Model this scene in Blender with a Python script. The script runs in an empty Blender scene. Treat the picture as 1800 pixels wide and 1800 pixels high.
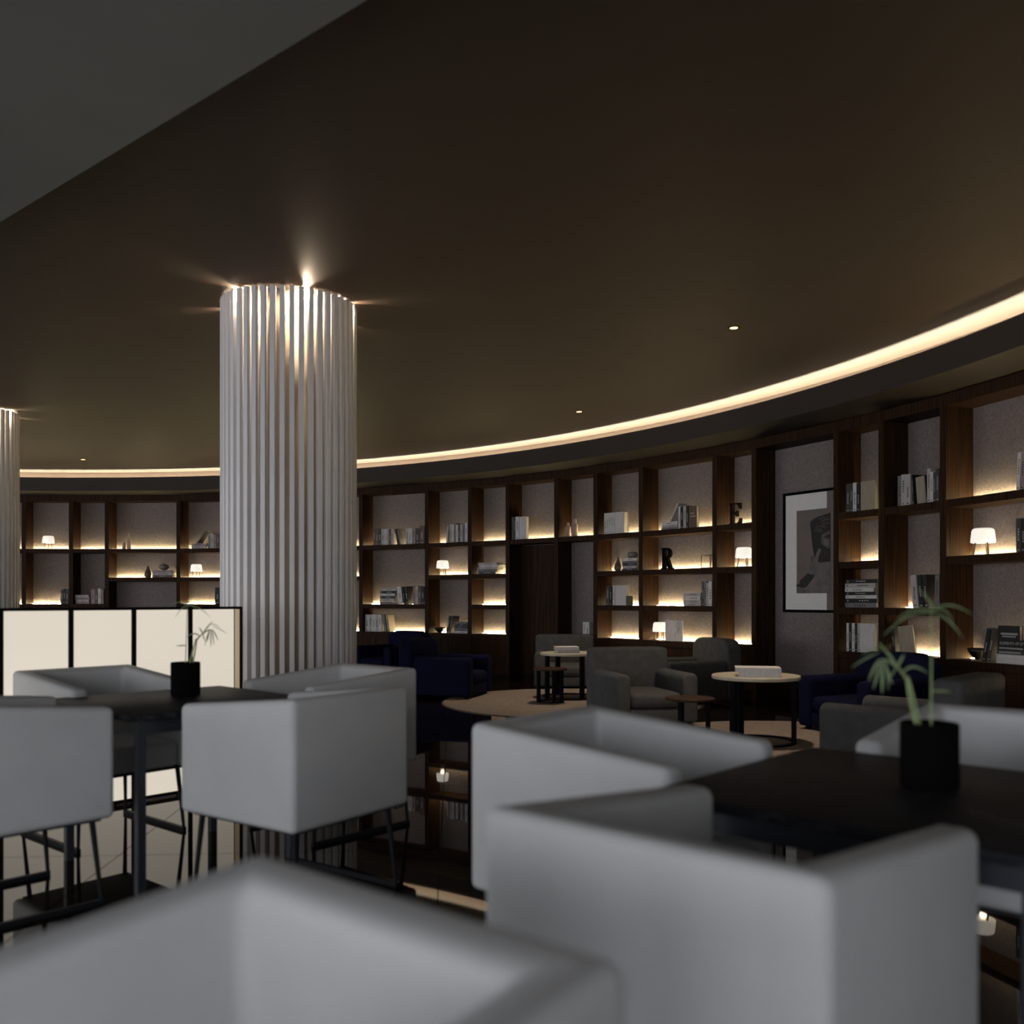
import bpy, bmesh, math, random
from mathutils import Vector, Matrix
random.seed(7)
sc = bpy.context.scene
C = sc.collection

# ------------------------------------------------------------------ camera, world, light, exposure
FPX, HZ, CAMZ = 1600.0, 1053.0, 1.20
cam = bpy.data.cameras.new('camera')
cam.sensor_width = 36; cam.sensor_fit = 'HORIZONTAL'
cam.lens = 36 * FPX / 1800
cam.shift_y = (HZ - 900) / 1800
cam.clip_start = 0.05
cam.dof.use_dof = True
cam.dof.focus_distance = 12.5
cam.dof.aperture_fstop = 1.9
camo = bpy.data.objects.new('camera', cam); C.objects.link(camo)
camo.location = (0, 0, CAMZ); camo.rotation_euler = (math.pi/2, 0, 0)
sc.camera = camo

w = bpy.data.worlds.new('world'); sc.world = w; w.use_nodes = True
bg = w.node_tree.nodes['Background']
bg.inputs[0].default_value = (0.945, 0.97, 1.0, 1); bg.inputs[1].default_value = 5.0

sc.view_settings.view_transform = 'Standard'
sc.view_settings.look = 'None'
sc.view_settings.gamma = 1
sc.view_settings.use_curve_mapping = False
sc.view_settings.exposure = 0.0
sc.cycles.max_bounces = 8; sc.cycles.diffuse_bounces = 4; sc.cycles.glossy_bounces = 4
sc.cycles.transparent_max_bounces = 8
sc.cycles.sample_clamp_indirect = 3.0
sc.cycles.use_denoising = True

WARM = (1.0, 0.82, 0.45)
K_SHELF, K_COVE, K_SPOT, K_COL, K_LAMP, K_PANEL = 190.0, 122.0, 165.0, 18.0, 0.5, 0.67

# ------------------------------------------------------------------ materials
def nodemat(name):
    m = bpy.data.materials.new(name); m.use_nodes = True
    return m, m.node_tree, m.node_tree.nodes['Principled BSDF']
def lnk(nt, a, b): nt.links.new(a, b)
def mat(name, col, rough=0.6, metal=0.0, spec=0.5, var=0.0, scale=(20,20,20), bump=0.0, bscale=None, coat=0.0):
    m, nt, b = nodemat(name)
    b.inputs['Base Color'].default_value = (*col, 1)
    b.inputs['Roughness'].default_value = rough
    b.inputs['Metallic'].default_value = metal
    b.inputs['Specular IOR Level'].default_value = spec
    if var > 0 or bump > 0:
        tc = nt.nodes.new('ShaderNodeTexCoord'); mp = nt.nodes.new('ShaderNodeMapping')
        mp.inputs['Scale'].default_value = scale
        lnk(nt, tc.outputs['Object'], mp.inputs[0])
        n = nt.nodes.new('ShaderNodeTexNoise'); n.inputs['Scale'].default_value = 1.0; n.inputs['Detail'].default_value = 5
        lnk(nt, mp.outputs[0], n.inputs['Vector'])
        if var > 0:
            r = nt.nodes.new('ShaderNodeValToRGB')
            r.color_ramp.elements[0].position = 0.3; r.color_ramp.elements[1].position = 0.7
            r.color_ramp.elements[0].color = tuple(max(0, c*(1-var)) for c in col) + (1,)
            r.color_ramp.elements[1].color = tuple(min(1, c*(1+var)) for c in col) + (1,)
            lnk(nt, n.outputs['Fac'], r.inputs[0]); lnk(nt, r.outputs[0], b.inputs['Base Color'])
        if bump > 0:
            bn = nt.nodes.new('ShaderNodeTexNoise'); bn.inputs['Scale'].default_value = bscale or 60; bn.inputs['Detail'].default_value = 3
            lnk(nt, tc.outputs['Object'], bn.inputs['Vector'])
            bp = nt.nodes.new('ShaderNodeBump'); bp.inputs['Strength'].default_value = bump; bp.inputs['Distance'].default_value = 0.004
            lnk(nt, bn.outputs['Fac'], bp.inputs['Height']); lnk(nt, bp.outputs[0], b.inputs['Normal'])
    return m
def emit(name, col, strength, base=(0.8, 0.8, 0.8)):
    m, nt, b = nodemat(name)
    b.inputs['Base Color'].default_value = (*base, 1); b.inputs['Roughness'].default_value = 0.5
    b.inputs['Emission Color'].default_value = (*col, 1); b.inputs['Emission Strength'].default_value = strength
    return m
def woodmat(name, dark, light, scale=(60, 60, 1.6), rough=0.55):
    m, nt, b = nodemat(name)
    tc = nt.nodes.new('ShaderNodeTexCoord'); mp = nt.nodes.new('ShaderNodeMapping'); mp.inputs['Scale'].default_value = scale
    lnk(nt, tc.outputs['Object'], mp.inputs[0])
    n = nt.nodes.new('ShaderNodeTexNoise'); n.inputs['Scale'].default_value = 1; n.inputs['Detail'].default_value = 6; n.inputs['Roughness'].default_value = 0.65
    lnk(nt, mp.outputs[0], n.inputs['Vector'])
    r = nt.nodes.new('ShaderNodeValToRGB')
    r.color_ramp.elements[0].position = 0.32; r.color_ramp.elements[0].color = (*dark, 1)
    r.color_ramp.elements[1].position = 0.7; r.color_ramp.elements[1].color = (*light, 1)
    lnk(nt, n.outputs['Fac'], r.inputs[0]); lnk(nt, r.outputs[0], b.inputs['Base Color'])
    b.inputs['Roughness'].default_value = rough; b.inputs['Specular IOR Level'].default_value = 0.07
    return m

M = {}
M['wood'] = woodmat('walnut', (0.013, 0.0065, 0.0042), (0.060, 0.0295, 0.0145))
M['plaster'] = mat('textured_plaster', (0.235, 0.195, 0.185), 0.9, var=0.20, scale=(38, 38, 38), bump=0.35, bscale=90)
M['chair'] = mat('pale_upholstery', (0.60, 0.605, 0.62), 0.92, spec=0.2, var=0.03, scale=(6, 6, 6), bump=0.12, bscale=420)
M['seatdark'] = mat('chair_underside', (0.03, 0.03, 0.033), 0.8)
M['metal'] = mat('dark_steel', (0.035, 0.039, 0.052), 0.45, metal=0.3)
M['blackmetal'] = mat('black_steel', (0.005, 0.005, 0.006), 0.75, spec=0.12)
M['legmetal'] = mat('black_chair_steel', (0.010, 0.011, 0.014), 0.6, spec=0.2)
M['pot'] = mat('matte_black_ceramic', (0.003, 0.003, 0.003), 0.95, spec=0.08)
M['soil'] = mat('dark_soil', (0.012, 0.009, 0.007), 0.95)
M['leaf'] = mat('leaf_green', (0.30, 0.40, 0.20), 0.5, var=0.2, scale=(30, 30, 12))
M['stem'] = mat('stem_green', (0.30, 0.38, 0.17), 0.55, var=0.2, scale=(20, 20, 20))
M['ceil'] = mat('dark_bronze_ceiling', (0.057, 0.0385, 0.029), 0.6, spec=0.22, var=0.05, scale=(1.5, 1.5, 1.5), bump=0.05, bscale=160)
M['ceilgrey'] = mat('grey_ceiling', (0.215, 0.215, 0.215), 0.85, var=0.04, scale=(2, 2, 2), bump=0.15, bscale=120)
M['fascia'] = mat('dark_fascia', (0.050, 0.040, 0.034), 0.6, spec=0.2, var=0.05, scale=(3, 3, 3))
M['cove'] = mat('cove_paint', (0.72, 0.70, 0.66), 0.8, var=0.03, scale=(4, 4, 4))
M['wall'] = mat('wall_paint', (0.30, 0.29, 0.28), 0.85, var=0.05, scale=(2, 2, 2))
M['slat'] = mat('column_slat', (0.78, 0.76, 0.775), 0.5, metal=0.0, var=0.06, scale=(30, 30, 4))
M['core'] = mat('column_core', (0.55, 0.45, 0.34), 0.5, metal=0.0, var=0.05, scale=(4, 4, 4))
M['grout'] = mat('grout', (0.004, 0.004, 0.004), 0.9)
M['frame'] = mat('black_frame', (0.004, 0.004, 0.004), 0.8, spec=0.08)
M['bronze'] = mat('bronze_return', (0.30, 0.20, 0.10), 0.35, metal=0.6, var=0.2, scale=(3, 3, 2))
M['bluef'] = mat('navy_velvet', (0.003, 0.0042, 0.025), 0.85, spec=0.15, var=0.25, scale=(12, 12, 12))
M['greyf'] = mat('charcoal_fabric', (0.098, 0.096, 0.097), 0.92, spec=0.15, var=0.12, scale=(14, 14, 14), bump=0.1, bscale=300)
M['darkf'] = mat('dark_charcoal_fabric', (0.075, 0.074, 0.072), 0.92, spec=0.15, var=0.12, scale=(14, 14, 14))
M['seatblue'] = mat('dark_seat_cushion', (0.06, 0.06, 0.068), 0.9, spec=0.15, var=0.15, scale=(14, 14, 14))
M['rug'] = mat('tan_rug', (0.30, 0.245, 0.21), 0.98, spec=0.1, var=0.18, scale=(26, 26, 26), bump=0.5, bscale=140)
M['cream'] = mat('cream_marble', (0.62, 0.55, 0.43), 0.35, var=0.12, scale=(9, 9, 9))
M['browntop'] = woodmat('brown_table_top', (0.035, 0.020, 0.012), (0.08, 0.045, 0.028), (4, 50, 50), 0.35)
M['shade'] = emit('opal_shade', (1.0, 0.92, 0.80), 0.80, (0.85, 0.82, 0.76))
M['lampwood'] = mat('pale_lamp_wood', (0.10, 0.058, 0.033), 0.5, var=0.2, scale=(30, 30, 5))
M['led'] = emit('warm_led', WARM, K_SHELF)
M['coveled'] = emit('cove_led', (1.0, 0.95, 0.72), K_COVE)
M['spotled'] = emit('downlight_glow', (1.0, 0.48, 0.16), 9)
M['panel'] = emit('lit_panel', (1.0, 0.90, 0.755), K_PANEL, (0.25, 0.24, 0.22))
M['panelend'] = emit('dim_lit_edge', (1.0, 0.78, 0.50), 0.30, (0.35, 0.30, 0.22))
M['white'] = mat('picture_mat', (0.90, 0.87, 0.86), 0.8, var=0.02)
M['print'] = mat('print_ground', (0.20, 0.16, 0.145), 0.7, var=0.12, scale=(3, 3, 3))
M['print_dark'] = mat('print_dark', (0.028, 0.026, 0.025), 0.7, var=0.4, scale=(18, 18, 18))
M['print_mid'] = mat('print_mid', (0.115, 0.105, 0.10), 0.7, var=0.25, scale=(12, 12, 12))
M['print_light'] = mat('print_light', (0.17, 0.155, 0.145), 0.7, var=0.25, scale=(10, 10, 10))
M['bowl'] = mat('dark_bowl', (0.012, 0.009, 0.007), 0.4)
M['gourd'] = mat('brown_ceramic', (0.12, 0.085, 0.062), 0.4, var=0.2, scale=(14, 14, 14))
M['stone'] = mat('grey_stone', (0.25, 0.23, 0.21), 0.5, var=0.2, scale=(18, 18, 18))
M['canister'] = mat('pink_ceramic', (0.50, 0.36, 0.31), 0.6, var=0.04, scale=(9, 9, 9))
M['letter'] = mat('black_letter', (0.005, 0.005, 0.005), 0.95, spec=0.04)
M['letterb'] = mat('rusty_letter', (0.016, 0.011, 0.008), 0.9, spec=0.05, var=0.4, scale=(30, 30, 30))
M['brass'] = mat('brass_wire', (0.17, 0.09, 0.035), 0.4, metal=0.7)
BOOKC = {'w': (0.72, 0.69, 0.69), 'p': (0.52, 0.48, 0.48), 'g': (0.20, 0.19, 0.20), 'k': (0.012, 0.012, 0.014), 'b': (0.13, 0.085, 0.06), 't': (0.40, 0.34, 0.26), 'd': (0.06, 0.055, 0.055), 'n': (0.03, 0.035, 0.06), 'r': (0.34, 0.255, 0.26)}
CNAME = {'w': 'white', 'p': 'pale grey', 'g': 'grey', 'k': 'black', 'b': 'brown', 't': 'beige', 'd': 'charcoal', 'n': 'dark navy', 'r': 'dusky pink'}
for k, c in BOOKC.items(): M['bk_'+k] = mat('book_'+CNAME[k].replace(' ', '_'), c, 0.6, var=0.10, scale=(40, 40, 8))
M['pages'] = mat('book_pages', (0.52, 0.48, 0.42), 0.9, var=0.12, scale=(300, 8, 300))
M['ink_w'] = mat('white_lettering', (0.5, 0.5, 0.5), 0.7)
M['ink_k'] = mat('black_lettering', (0.03, 0.03, 0.03), 0.7)

# polished dark floor tile
m, nt, b = nodemat('polished_floor_tile')
b.inputs['Roughness'].default_value = 0.02; b.inputs['IOR'].default_value = 1.34; b.inputs['Specular Tint'].default_value = (1.0, 0.90, 0.78, 1)
tc = nt.nodes.new('ShaderNodeTexCoord'); n = nt.nodes.new('ShaderNodeTexNoise'); n.inputs['Scale'].default_value = 2.2; n.inputs['Detail'].default_value = 7
lnk(nt, tc.outputs['Object'], n.inputs['Vector'])
r = nt.nodes.new('ShaderNodeValToRGB'); r.color_ramp.elements[0].color = (0.006, 0.004, 0.003, 1); r.color_ramp.elements[1].color = (0.020, 0.013, 0.010, 1)
lnk(nt, n.outputs['Fac'], r.inputs[0]); lnk(nt, r.outputs[0], b.inputs['Base Color'])
M['tile'] = m
# dark marble table top
m, nt, b = nodemat('black_marble')
b.inputs['Roughness'].default_value = 0.5; b.inputs['Specular IOR Level'].default_value = 0.08
tc = nt.nodes.new('ShaderNodeTexCoord'); n = nt.nodes.new('ShaderNodeTexNoise'); n.inputs['Scale'].default_value = 2.6; n.inputs['Detail'].default_value = 8; n.inputs['Distortion'].default_value = 1.6
lnk(nt, tc.outputs['Object'], n.inputs['Vector'])
r = nt.nodes.new('ShaderNodeValToRGB')
r.color_ramp.elements[0].position = 0.485; r.color_ramp.elements[0].color = (0.014, 0.0145, 0.018, 1)
r.color_ramp.elements[1].position = 0.515; r.color_ramp.elements[1].color = (0.014, 0.0145, 0.018, 1)
e = r.color_ramp.elements.new(0.5); e.color = (0.040, 0.040, 0.045, 1)
lnk(nt, n.outputs['Fac'], r.inputs[0]); lnk(nt, r.outputs[0], b.inputs['Base Color'])
M['marble'] = m
# window glass: clear pane with a weak reflection
m, nt, b = nodemat('window_glass'); nt.nodes.remove(b)
tr = nt.nodes.new('ShaderNodeBsdfTransparent'); gl = nt.nodes.new('ShaderNodeBsdfGlossy'); gl.inputs['Roughness'].default_value = 0.02
mx = nt.nodes.new('ShaderNodeMixShader'); mx.inputs[0].default_value = 0.06
lnk(nt, tr.outputs[0], mx.inputs[1]); lnk(nt, gl.outputs[0], mx.inputs[2]); lnk(nt, mx.outputs[0], nt.nodes['Material Output'].inputs[0])
M['glass'] = m

# ------------------------------------------------------------------ helpers
def tag(o, label=None, cat=None, group=None, kind=None):
    if label: o['label'] = label
    if cat: o['category'] = cat
    if group: o['group'] = group
    if kind: o['kind'] = kind
    return o
def empty(name, loc=(0, 0, 0), rz=0.0):
    o = bpy.data.objects.new(name, None); C.objects.link(o)
    o.location = loc; o.rotation_euler = (0, 0, rz); o.empty_display_size = 0.1
    return o
def meshobj(name, me, mats, parent=None, loc=None, rz=0.0):
    o = bpy.data.objects.new(name, me); C.objects.link(o)
    if mats is not None and len(me.materials) == 0:
        for mm in (mats if isinstance(mats, (list, tuple)) else [mats]): me.materials.append(mm)
    if parent: o.parent = parent
    if loc is not None: o.location = loc
    o.rotation_euler = (0, 0, rz)
    return o
class MB:
    def __init__(s): s.v, s.f, s.m = [], [], []
    def add(s, vs, fs, mi=0):
        o = len(s.v); s.v += [tuple(v) for v in vs]
        for f in fs: s.f.append(tuple(i+o for i in f)); s.m.append(mi)
        return s
    def box(s, x0, x1, y0, y1, z0, z1, mi=0, mtx=None):
        vs = [Vector((x, y, z)) for z in (z0, z1) for y in (y0, y1) for x in (x0, x1)]
        if mtx: vs = [mtx @ v for v in vs]
        return s.add(vs, [(0, 2, 3, 1), (4, 5, 7, 6), (0, 1, 5, 4), (2, 6, 7, 3), (0, 4, 6, 2), (1, 3, 7, 5)], mi)
    def prism(s, pts, z0, z1, mi=0):      # plan polygon, counter clockwise
        a = sum(pts[i][0]*pts[(i+1) % len(pts)][1]-pts[(i+1) % len(pts)][0]*pts[i][1] for i in range(len(pts)))
        if a < 0: pts = pts[::-1]
        n = len(pts)
        vs = [(x, y, z0) for x, y in pts]+[(x, y, z1) for x, y in pts]
        fs = [tuple(range(n))[::-1], tuple(range(n, 2*n))]+[(i, (i+1) % n, n+(i+1) % n, n+i) for i in range(n)]
        return s.add(vs, fs, mi)
    def lathe(s, prof, n=24, mi=0, c=(0, 0), closed=False):   # prof [(r,z)] bottom to top
        o = len(s.v); k = len(prof)
        for i in range(n):
            a = 2*math.pi*i/n
            for r_, z in prof: s.v.append((c[0]+r_*math.cos(a), c[1]+r_*math.sin(a), z))
        rng = k if closed else k-1
        for i in range(n):
            j = (i+1) % n
            for q in range(rng):
                q2 = (q+1) % k
                s.f.append((o+i*k+q, o+j*k+q, o+j*k+q2, o+i*k+q2)); s.m.append(mi)
        if not closed:
            if prof[0][0] > 1e-6: s.f.append(tuple(o+i*k for i in range(n))[::-1]); s.m.append(mi)
            if prof[-1][0] > 1e-6: s.f.append(tuple(o+i*k+k-1 for i in range(n))); s.m.append(mi)
        return s
    def tube(s, pts, rad, n=8, mi=0, cap=True, flat=1.0):
        pts = [Vector(p) for p in pts]; o = len(s.v)
        rads = rad if isinstance(rad, (list, tuple)) else [rad]*len(pts)
        for i, p in enumerate(pts):
            d = (pts[min(i+1, len(pts)-1)]-pts[max(i-1, 0)]).normalized()
            up = Vector((0, 0, 1)) if abs(d.z) < 0.95 else Vector((1, 0, 0))
            a = d.cross(up).normalized(); b_ = d.cross(a).normalized()
            for q in range(n):
                t = 2*math.pi*q/n
                s.v.append(tuple(p+(a*math.cos(t)+b_*math.sin(t)*flat)*rads[i]))
        for i in range(len(pts)-1):
            for q in range(n):
                s.f.append((o+i*n+q, o+i*n+(q+1) % n, o+(i+1)*n+(q+1) % n, o+(i+1)*n+q)); s.m.append(mi)
        if cap:
            s.f.append(tuple(o+q for q in range(n))[::-1]); s.m.append(mi)
            s.f.append(tuple(o+(len(pts)-1)*n+q for q in range(n))); s.m.append(mi)
        return s
    def mesh(s, name, smooth=False):
        me = bpy.data.meshes.new(name); me.from_pydata(s.v, [], s.f); me.update()
        bm = bmesh.new(); bm.from_mesh(me); bmesh.ops.remove_doubles(bm, verts=bm.verts, dist=1e-6)
        for f in bm.faces: f.smooth = smooth
        bmesh.ops.recalc_face_normals(bm, faces=bm.faces)
        bm.to_mesh(me); bm.free()
        return me
    def build(s, name, mats, parent=None, loc=None, rz=0.0, smooth=False):
        o = len(s.f)
        me = bpy.data.meshes.new(name); me.from_pydata(s.v, [], s.f)
        for mm in (mats if isinstance(mats, (list, tuple)) else [mats]): me.materials.append(mm)
        me.polygons.foreach_set('material_index', s.m)
        me.polygons.foreach_set('use_smooth', [smooth]*o)
        me.update()
        bm = bmesh.new(); bm.from_mesh(me); bmesh.ops.recalc_face_normals(bm, faces=bm.faces); bm.to_mesh(me); bm.free()
        return meshobj(name, me, None, parent, loc, rz)
def softmesh(name, vs, fs, bev, seg=4, ang=0.5):
    """mesh whose sharp edges are rounded"""
    me = bpy.data.meshes.new(name); me.from_pydata(vs, [], fs)
    bm = bmesh.new(); bm.from_mesh(me); bmesh.ops.remove_doubles(bm, verts=bm.verts, dist=1e-6)
    bmesh.ops.recalc_face_normals(bm, faces=bm.faces)
    ed = [e for e in bm.edges if len(e.link_faces) == 2 and e.calc_face_angle(0) > ang]
    bmesh.ops.bevel(bm, geom=ed, offset=bev, segments=seg, profile=0.5, affect='EDGES', clamp_overlap=True)
    for f in bm.faces: f.smooth = True
    bm.to_mesh(me); bm.free()
    return me
def extr(poly, axis, a0, a1):
    """extrude a 2-D polygon; axis 'x': poly is (y,z); 'y': poly is (x,z); 'z': poly is (x,y)"""
    n = len(poly); mk = {'x': lambda p, a: (a, p[0], p[1]), 'y': lambda p, a: (p[0], a, p[1]), 'z': lambda p, a: (p[0], p[1], a)}[axis]
    vs = [mk(p, a0) for p in poly]+[mk(p, a1) for p in poly]
    fs = [tuple(range(n))[::-1], tuple(range(n, 2*n))]+[(i, (i+1) % n, n+(i+1) % n, n+i) for i in range(n)]
    return vs, fs
def arcpts(cx, cy, rx, ry, a0, a1, n):
    return [(cx+rx*math.cos(math.radians(a0+(a1-a0)*i/n)), cy+ry*math.sin(math.radians(a0+(a1-a0)*i/n))) for i in range(n+1)]
def copytree(o, parent=None):
    c = o.copy(); C.objects.link(c); c.parent = parent
    for ch in list(o.children): copytree(ch, c)
    return c
def addlight(name, typ, parent, loc, power, col, **kw):
    l = bpy.data.lights.new(name, typ); l.energy = power; l.color = col
    for k, v in kw.items(): setattr(l, k, v)
    o = bpy.data.objects.new(name, l); C.objects.link(o); o.parent = parent; o.location = loc
    return o

# ------------------------------------------------------------------ layout: the curved bookcase wall is a circle around (CX, CY)
CX, CY, R = -7.66, 4.47, 12.43
DEP = 0.34; RB = R+DEP; PW = 0.076
def pol(phi, r): return (CX+r*math.cos(phi), CY+r*math.sin(phi))
def PH(px, r=R):
    """angle round the room's centre for a bearing measured in the photograph"""
    k = (px-900)/FPX
    a = k*k+1; b_ = -2*(k*CX+CY); c_ = CX*CX+CY*CY-r*r
    Y = (-b_+math.sqrt(b_*b_-4*a*c_))/(2*a)
    return math.atan2(Y-CY, k*Y-CX)
def sweep(mb, prof, p0, p1, n, mi=0, closed=True):
    o = len(mb.v); k = len(prof)
    for i in range(n+1):
        ph = p0+(p1-p0)*i/n
        for r_, z in prof: x, y = pol(ph, r_); mb.v.append((x, y, z))
    for i in range(n):
        for q in range(k if closed else k-1):
            q2 = (q+1) % k
            mb.f.append((o+i*k+q, o+(i+1)*k+q, o+(i+1)*k+q2, o+i*k+q2)); mb.m.append(mi)
    if closed:
        mb.f.append(tuple(o+q for q in range(k))); mb.m.append(mi)
        mb.f.append(tuple(o+n*k+q for q in range(k))[::-1]); mb.m.append(mi)
    return mb
PA, PB = math.radians(-12), math.radians(122)
ZC, ZSOF, ZLIP, RLIP = 3.50, 3.13, 3.372, 11.80
U = Vector((0.679, 0.734)); V = Vector((-0.734, 0.679))

# ------------------------------------------------------------------ structure
XL, XR, YF = -14.9, 5.05, -5.5
# floor: grout bed with polished tiles
mb = MB(); mb.box(XL, XR+0.6, YF, 18.2, -0.06, -0.004)
floor = tag(mb.build('floor', M['grout']), kind='structure')
TS = 1.5; rot = math.radians(3.65)
tm = MB(); g = 0.0022
tm.box(g, TS-g, g, TS-g, -0.03, 0.0); tme = tm.mesh('tile')
tme.materials.append(M['tile'])
ex = Vector((math.cos(rot), math.sin(rot))); ey = Vector((-math.sin(rot), math.cos(rot)))
org = Vector((-1.84, 4.267-0.006))        # a joint crossing read off the floor
for i in range(-9, 6):
    for j in range(-7, 10):
        p = org+ex*(i*TS)+ey*(j*TS); c = p+ex*TS/2+ey*TS/2
        if c.x < XL-0.2 or c.x > XR+0.3 or c.y < YF-0.3: continue
        if (c-Vector((CX, CY))).length > 13.2 and c.y > 2: continue
        meshobj('tile', tme, None, floor, (p.x, p.y, 0), rot)

def wallbox(name, x0, x1, y0, y1, z0, z1, mt='wall'):
    return tag(MB().box(x0, x1, y0, y1, z0, z1).build(name, M[mt]), kind='structure')
# curved back wall behind the bookcases
mb = MB(); sweep(mb, [(RB+0.03, 0), (RB+0.23, 0), (RB+0.23, 3.75), (RB+0.03, 3.75)], PA, PB, 80)
tag(mb.build('wall_back', M['wall']), kind='structure')
pr = pol(PA, R); pl = pol(PB, R)
# ceiling over the lounge
mb = MB(); mb.box(XL-0.2, XR+0.4, YF-0.2, 18.0, ZC, ZC+0.12)
tag(mb.build('ceiling', M['ceil']), kind='structure')
# grey lowered ceiling over the dining side, straight edge
ZG = 3.43; kz = (ZG-CAMZ)/2.3
a = Vector((-3.12, 5.55))*kz; b2 = Vector((-0.557, 3.495))*kz; d = (b2-a).normalized()
pL = a-d*13.2; pR = b2+d*7.2
mb = MB(); mb.prism([(pL.x, pL.y), (pR.x, pR.y), (XR+0.3, YF), (XL, YF), (XL, pL.y-0.2)], ZG, ZC-0.001)
tag(mb.build('ceiling', M['ceilgrey']), kind='structure')
# soffit ring with fascia, lip and light trough
mb = MB()
sweep(mb, [(RLIP, ZSOF), (RB+0.05, ZSOF), (RB+0.05, ZSOF+0.05), (12.02, ZSOF+0.05), (RLIP+0.03, ZSOF+0.05), (RLIP+0.03, ZLIP), (RLIP, ZLIP)], PA, PB, 120)
tag(mb.build('trim_1', M['fascia']), kind='structure')
mb = MB(); sweep(mb, [(12.10, ZSOF+0.052), (12.13, ZSOF+0.052), (12.13, ZC-0.002), (12.10, ZC-0.002)], PA, PB, 120)
tag(mb.build('trim_2', M['ceil']), kind='structure')
mb = MB(); sweep(mb, [(11.91, ZSOF+0.055), (12.00, ZSOF+0.055), (12.00, ZSOF+0.070), (11.91, ZSOF+0.070)], PA, PB, 120)
o = mb.build('cove_light_strip', M['coveled'])
tag(o, 'long warm light strip glowing in the curved ceiling cove', 'light strip')

# side and rear walls of the dining end; tall windows let in the dusk
wallbox('wall_right', XR, XR+0.2, YF-0.2, pr[1]+0.4, 0, 3.75)
wins = []
def winwall(name, axis, fixed, a0, a1, openings, z0, z1):
    mb = MB(); cur = a0
    def seg(s0, s1, q0, q1):
        if axis == 'x': mb.box(s0, s1, fixed-0.2, fixed, q0, q1)
        else: mb.box(fixed-0.2, fixed, s0, s1, q0, q1)
    for (o0, o1) in openings:
        seg(cur, o0, 0, 3.75); seg(o0, o1, 0, z0); seg(o0, o1, z1, 3.75); cur = o1
        wins.append((axis, fixed, o0, o1, z0, z1))
    seg(cur, a1, 0, 3.75)
    tag(mb.build(name, M['wall']), kind='structure')
winwall('wall_front', 'x', YF, XL, XR, [(-13.4, -10.8), (-10.3, -7.7), (-7.2, -4.6), (-4.1, -1.5), (-1.1, 1.5)], 0.25, 3.15)
winwall('wall_left', 'y', XL, YF, pl[1]+0.5, [(-1.5, 1.1), (1.6, 4.2), (4.7, 7.3), (7.8, 10.4), (10.8, 13.4)], 0.25, 3.15)
for i, (ax, fx, o0, o1, z0, z1) in enumerate(wins):
    mid = (o0+o1)/2
    root = empty('window_%d' % (i+1), (mid, fx-0.1, z0) if ax == 'x' else (fx-0.1, mid, z0), 0 if ax == 'x' else math.pi/2)
    tag(root, kind='structure')
    hw = (o1-o0)/2; hh = z1-z0; t = 0.05
    mb = MB(); mb.box(-hw, hw, -0.04, 0.04, 0, t); mb.box(-hw, hw, -0.04, 0.04, hh-t, hh); mb.box(-hw, -hw+t, -0.04, 0.04, t, hh-t); mb.box(hw-t, hw, -0.04, 0.04, t, hh-t); mb.box(-t/2, t/2, -0.04, 0.04, t, hh-t)
    mb.build('window_frame', M['frame'], root)
    for s in (-1, 1):
        xa, xb = sorted((s*t/2, s*(hw-t)))
        MB().box(xa, xb, -0.004, 0.004, t, hh-t).build('pane', M['glass'], root)
    L = bpy.data.lights.new('daylight_portal', 'AREA'); L.shape = 'RECTANGLE'; L.size = o1-o0; L.size_y = hh
    L.cycles.is_portal = True
    lo = bpy.data.objects.new('daylight_portal', L); C.objects.link(lo)
    if ax == 'x': lo.location = (mid, fx+0.01, (z0+z1)/2); lo.rotation_euler = (math.pi/2, 0, 0)
    else: lo.location = (fx+0.01, mid, (z0+z1)/2); lo.rotation_euler = (math.pi/2, 0, -math.pi/2)

# ------------------------------------------------------------------ bookcase bays
Z1, Z2, Z3, Z0 = 2.131, 1.60, 1.11, 0.636
ST = 0.072; ZTOP = 3.015
ph_l = [PH(q) for q in (38, 121, 184, 310)]
hid = [ph_l[3]-1.02/R, ph_l[3]-2.35/R]
ph_r = [PH(q) for q in (631, 746.8, 822.6, 888.7, 974, 1043, 1122.6, 1252, 1321, 1465, 1544, 1652)]
extraL = [ph_l[0]+3.0/R, ph_l[0]+1.66/R, ph_l[0]+0.82/R]
extraR = [ph_r[-1]-1.38/R, ph_r[-1]-2.2/R, ph_r[-1]-3.4/R]
edges = extraL+ph_l+hid+ph_r+extraR
names = ['X1', 'X2', 'X3', 'LL1', 'LL2', 'LL3', 'LL4', 'H1', 'H2', 'L3', 'L2', 'L1', 'DR', 'M4', 'M3', 'M2', 'M1', 'NI', 'R3', 'R2', 'R1', 'Y1', 'Y2']
S1, S2, S3, S0 = 'top', 'second', 'third', 'bottom'
ZS = {S1: Z1, S2: Z2, S3: Z3, S0: Z0}
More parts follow.
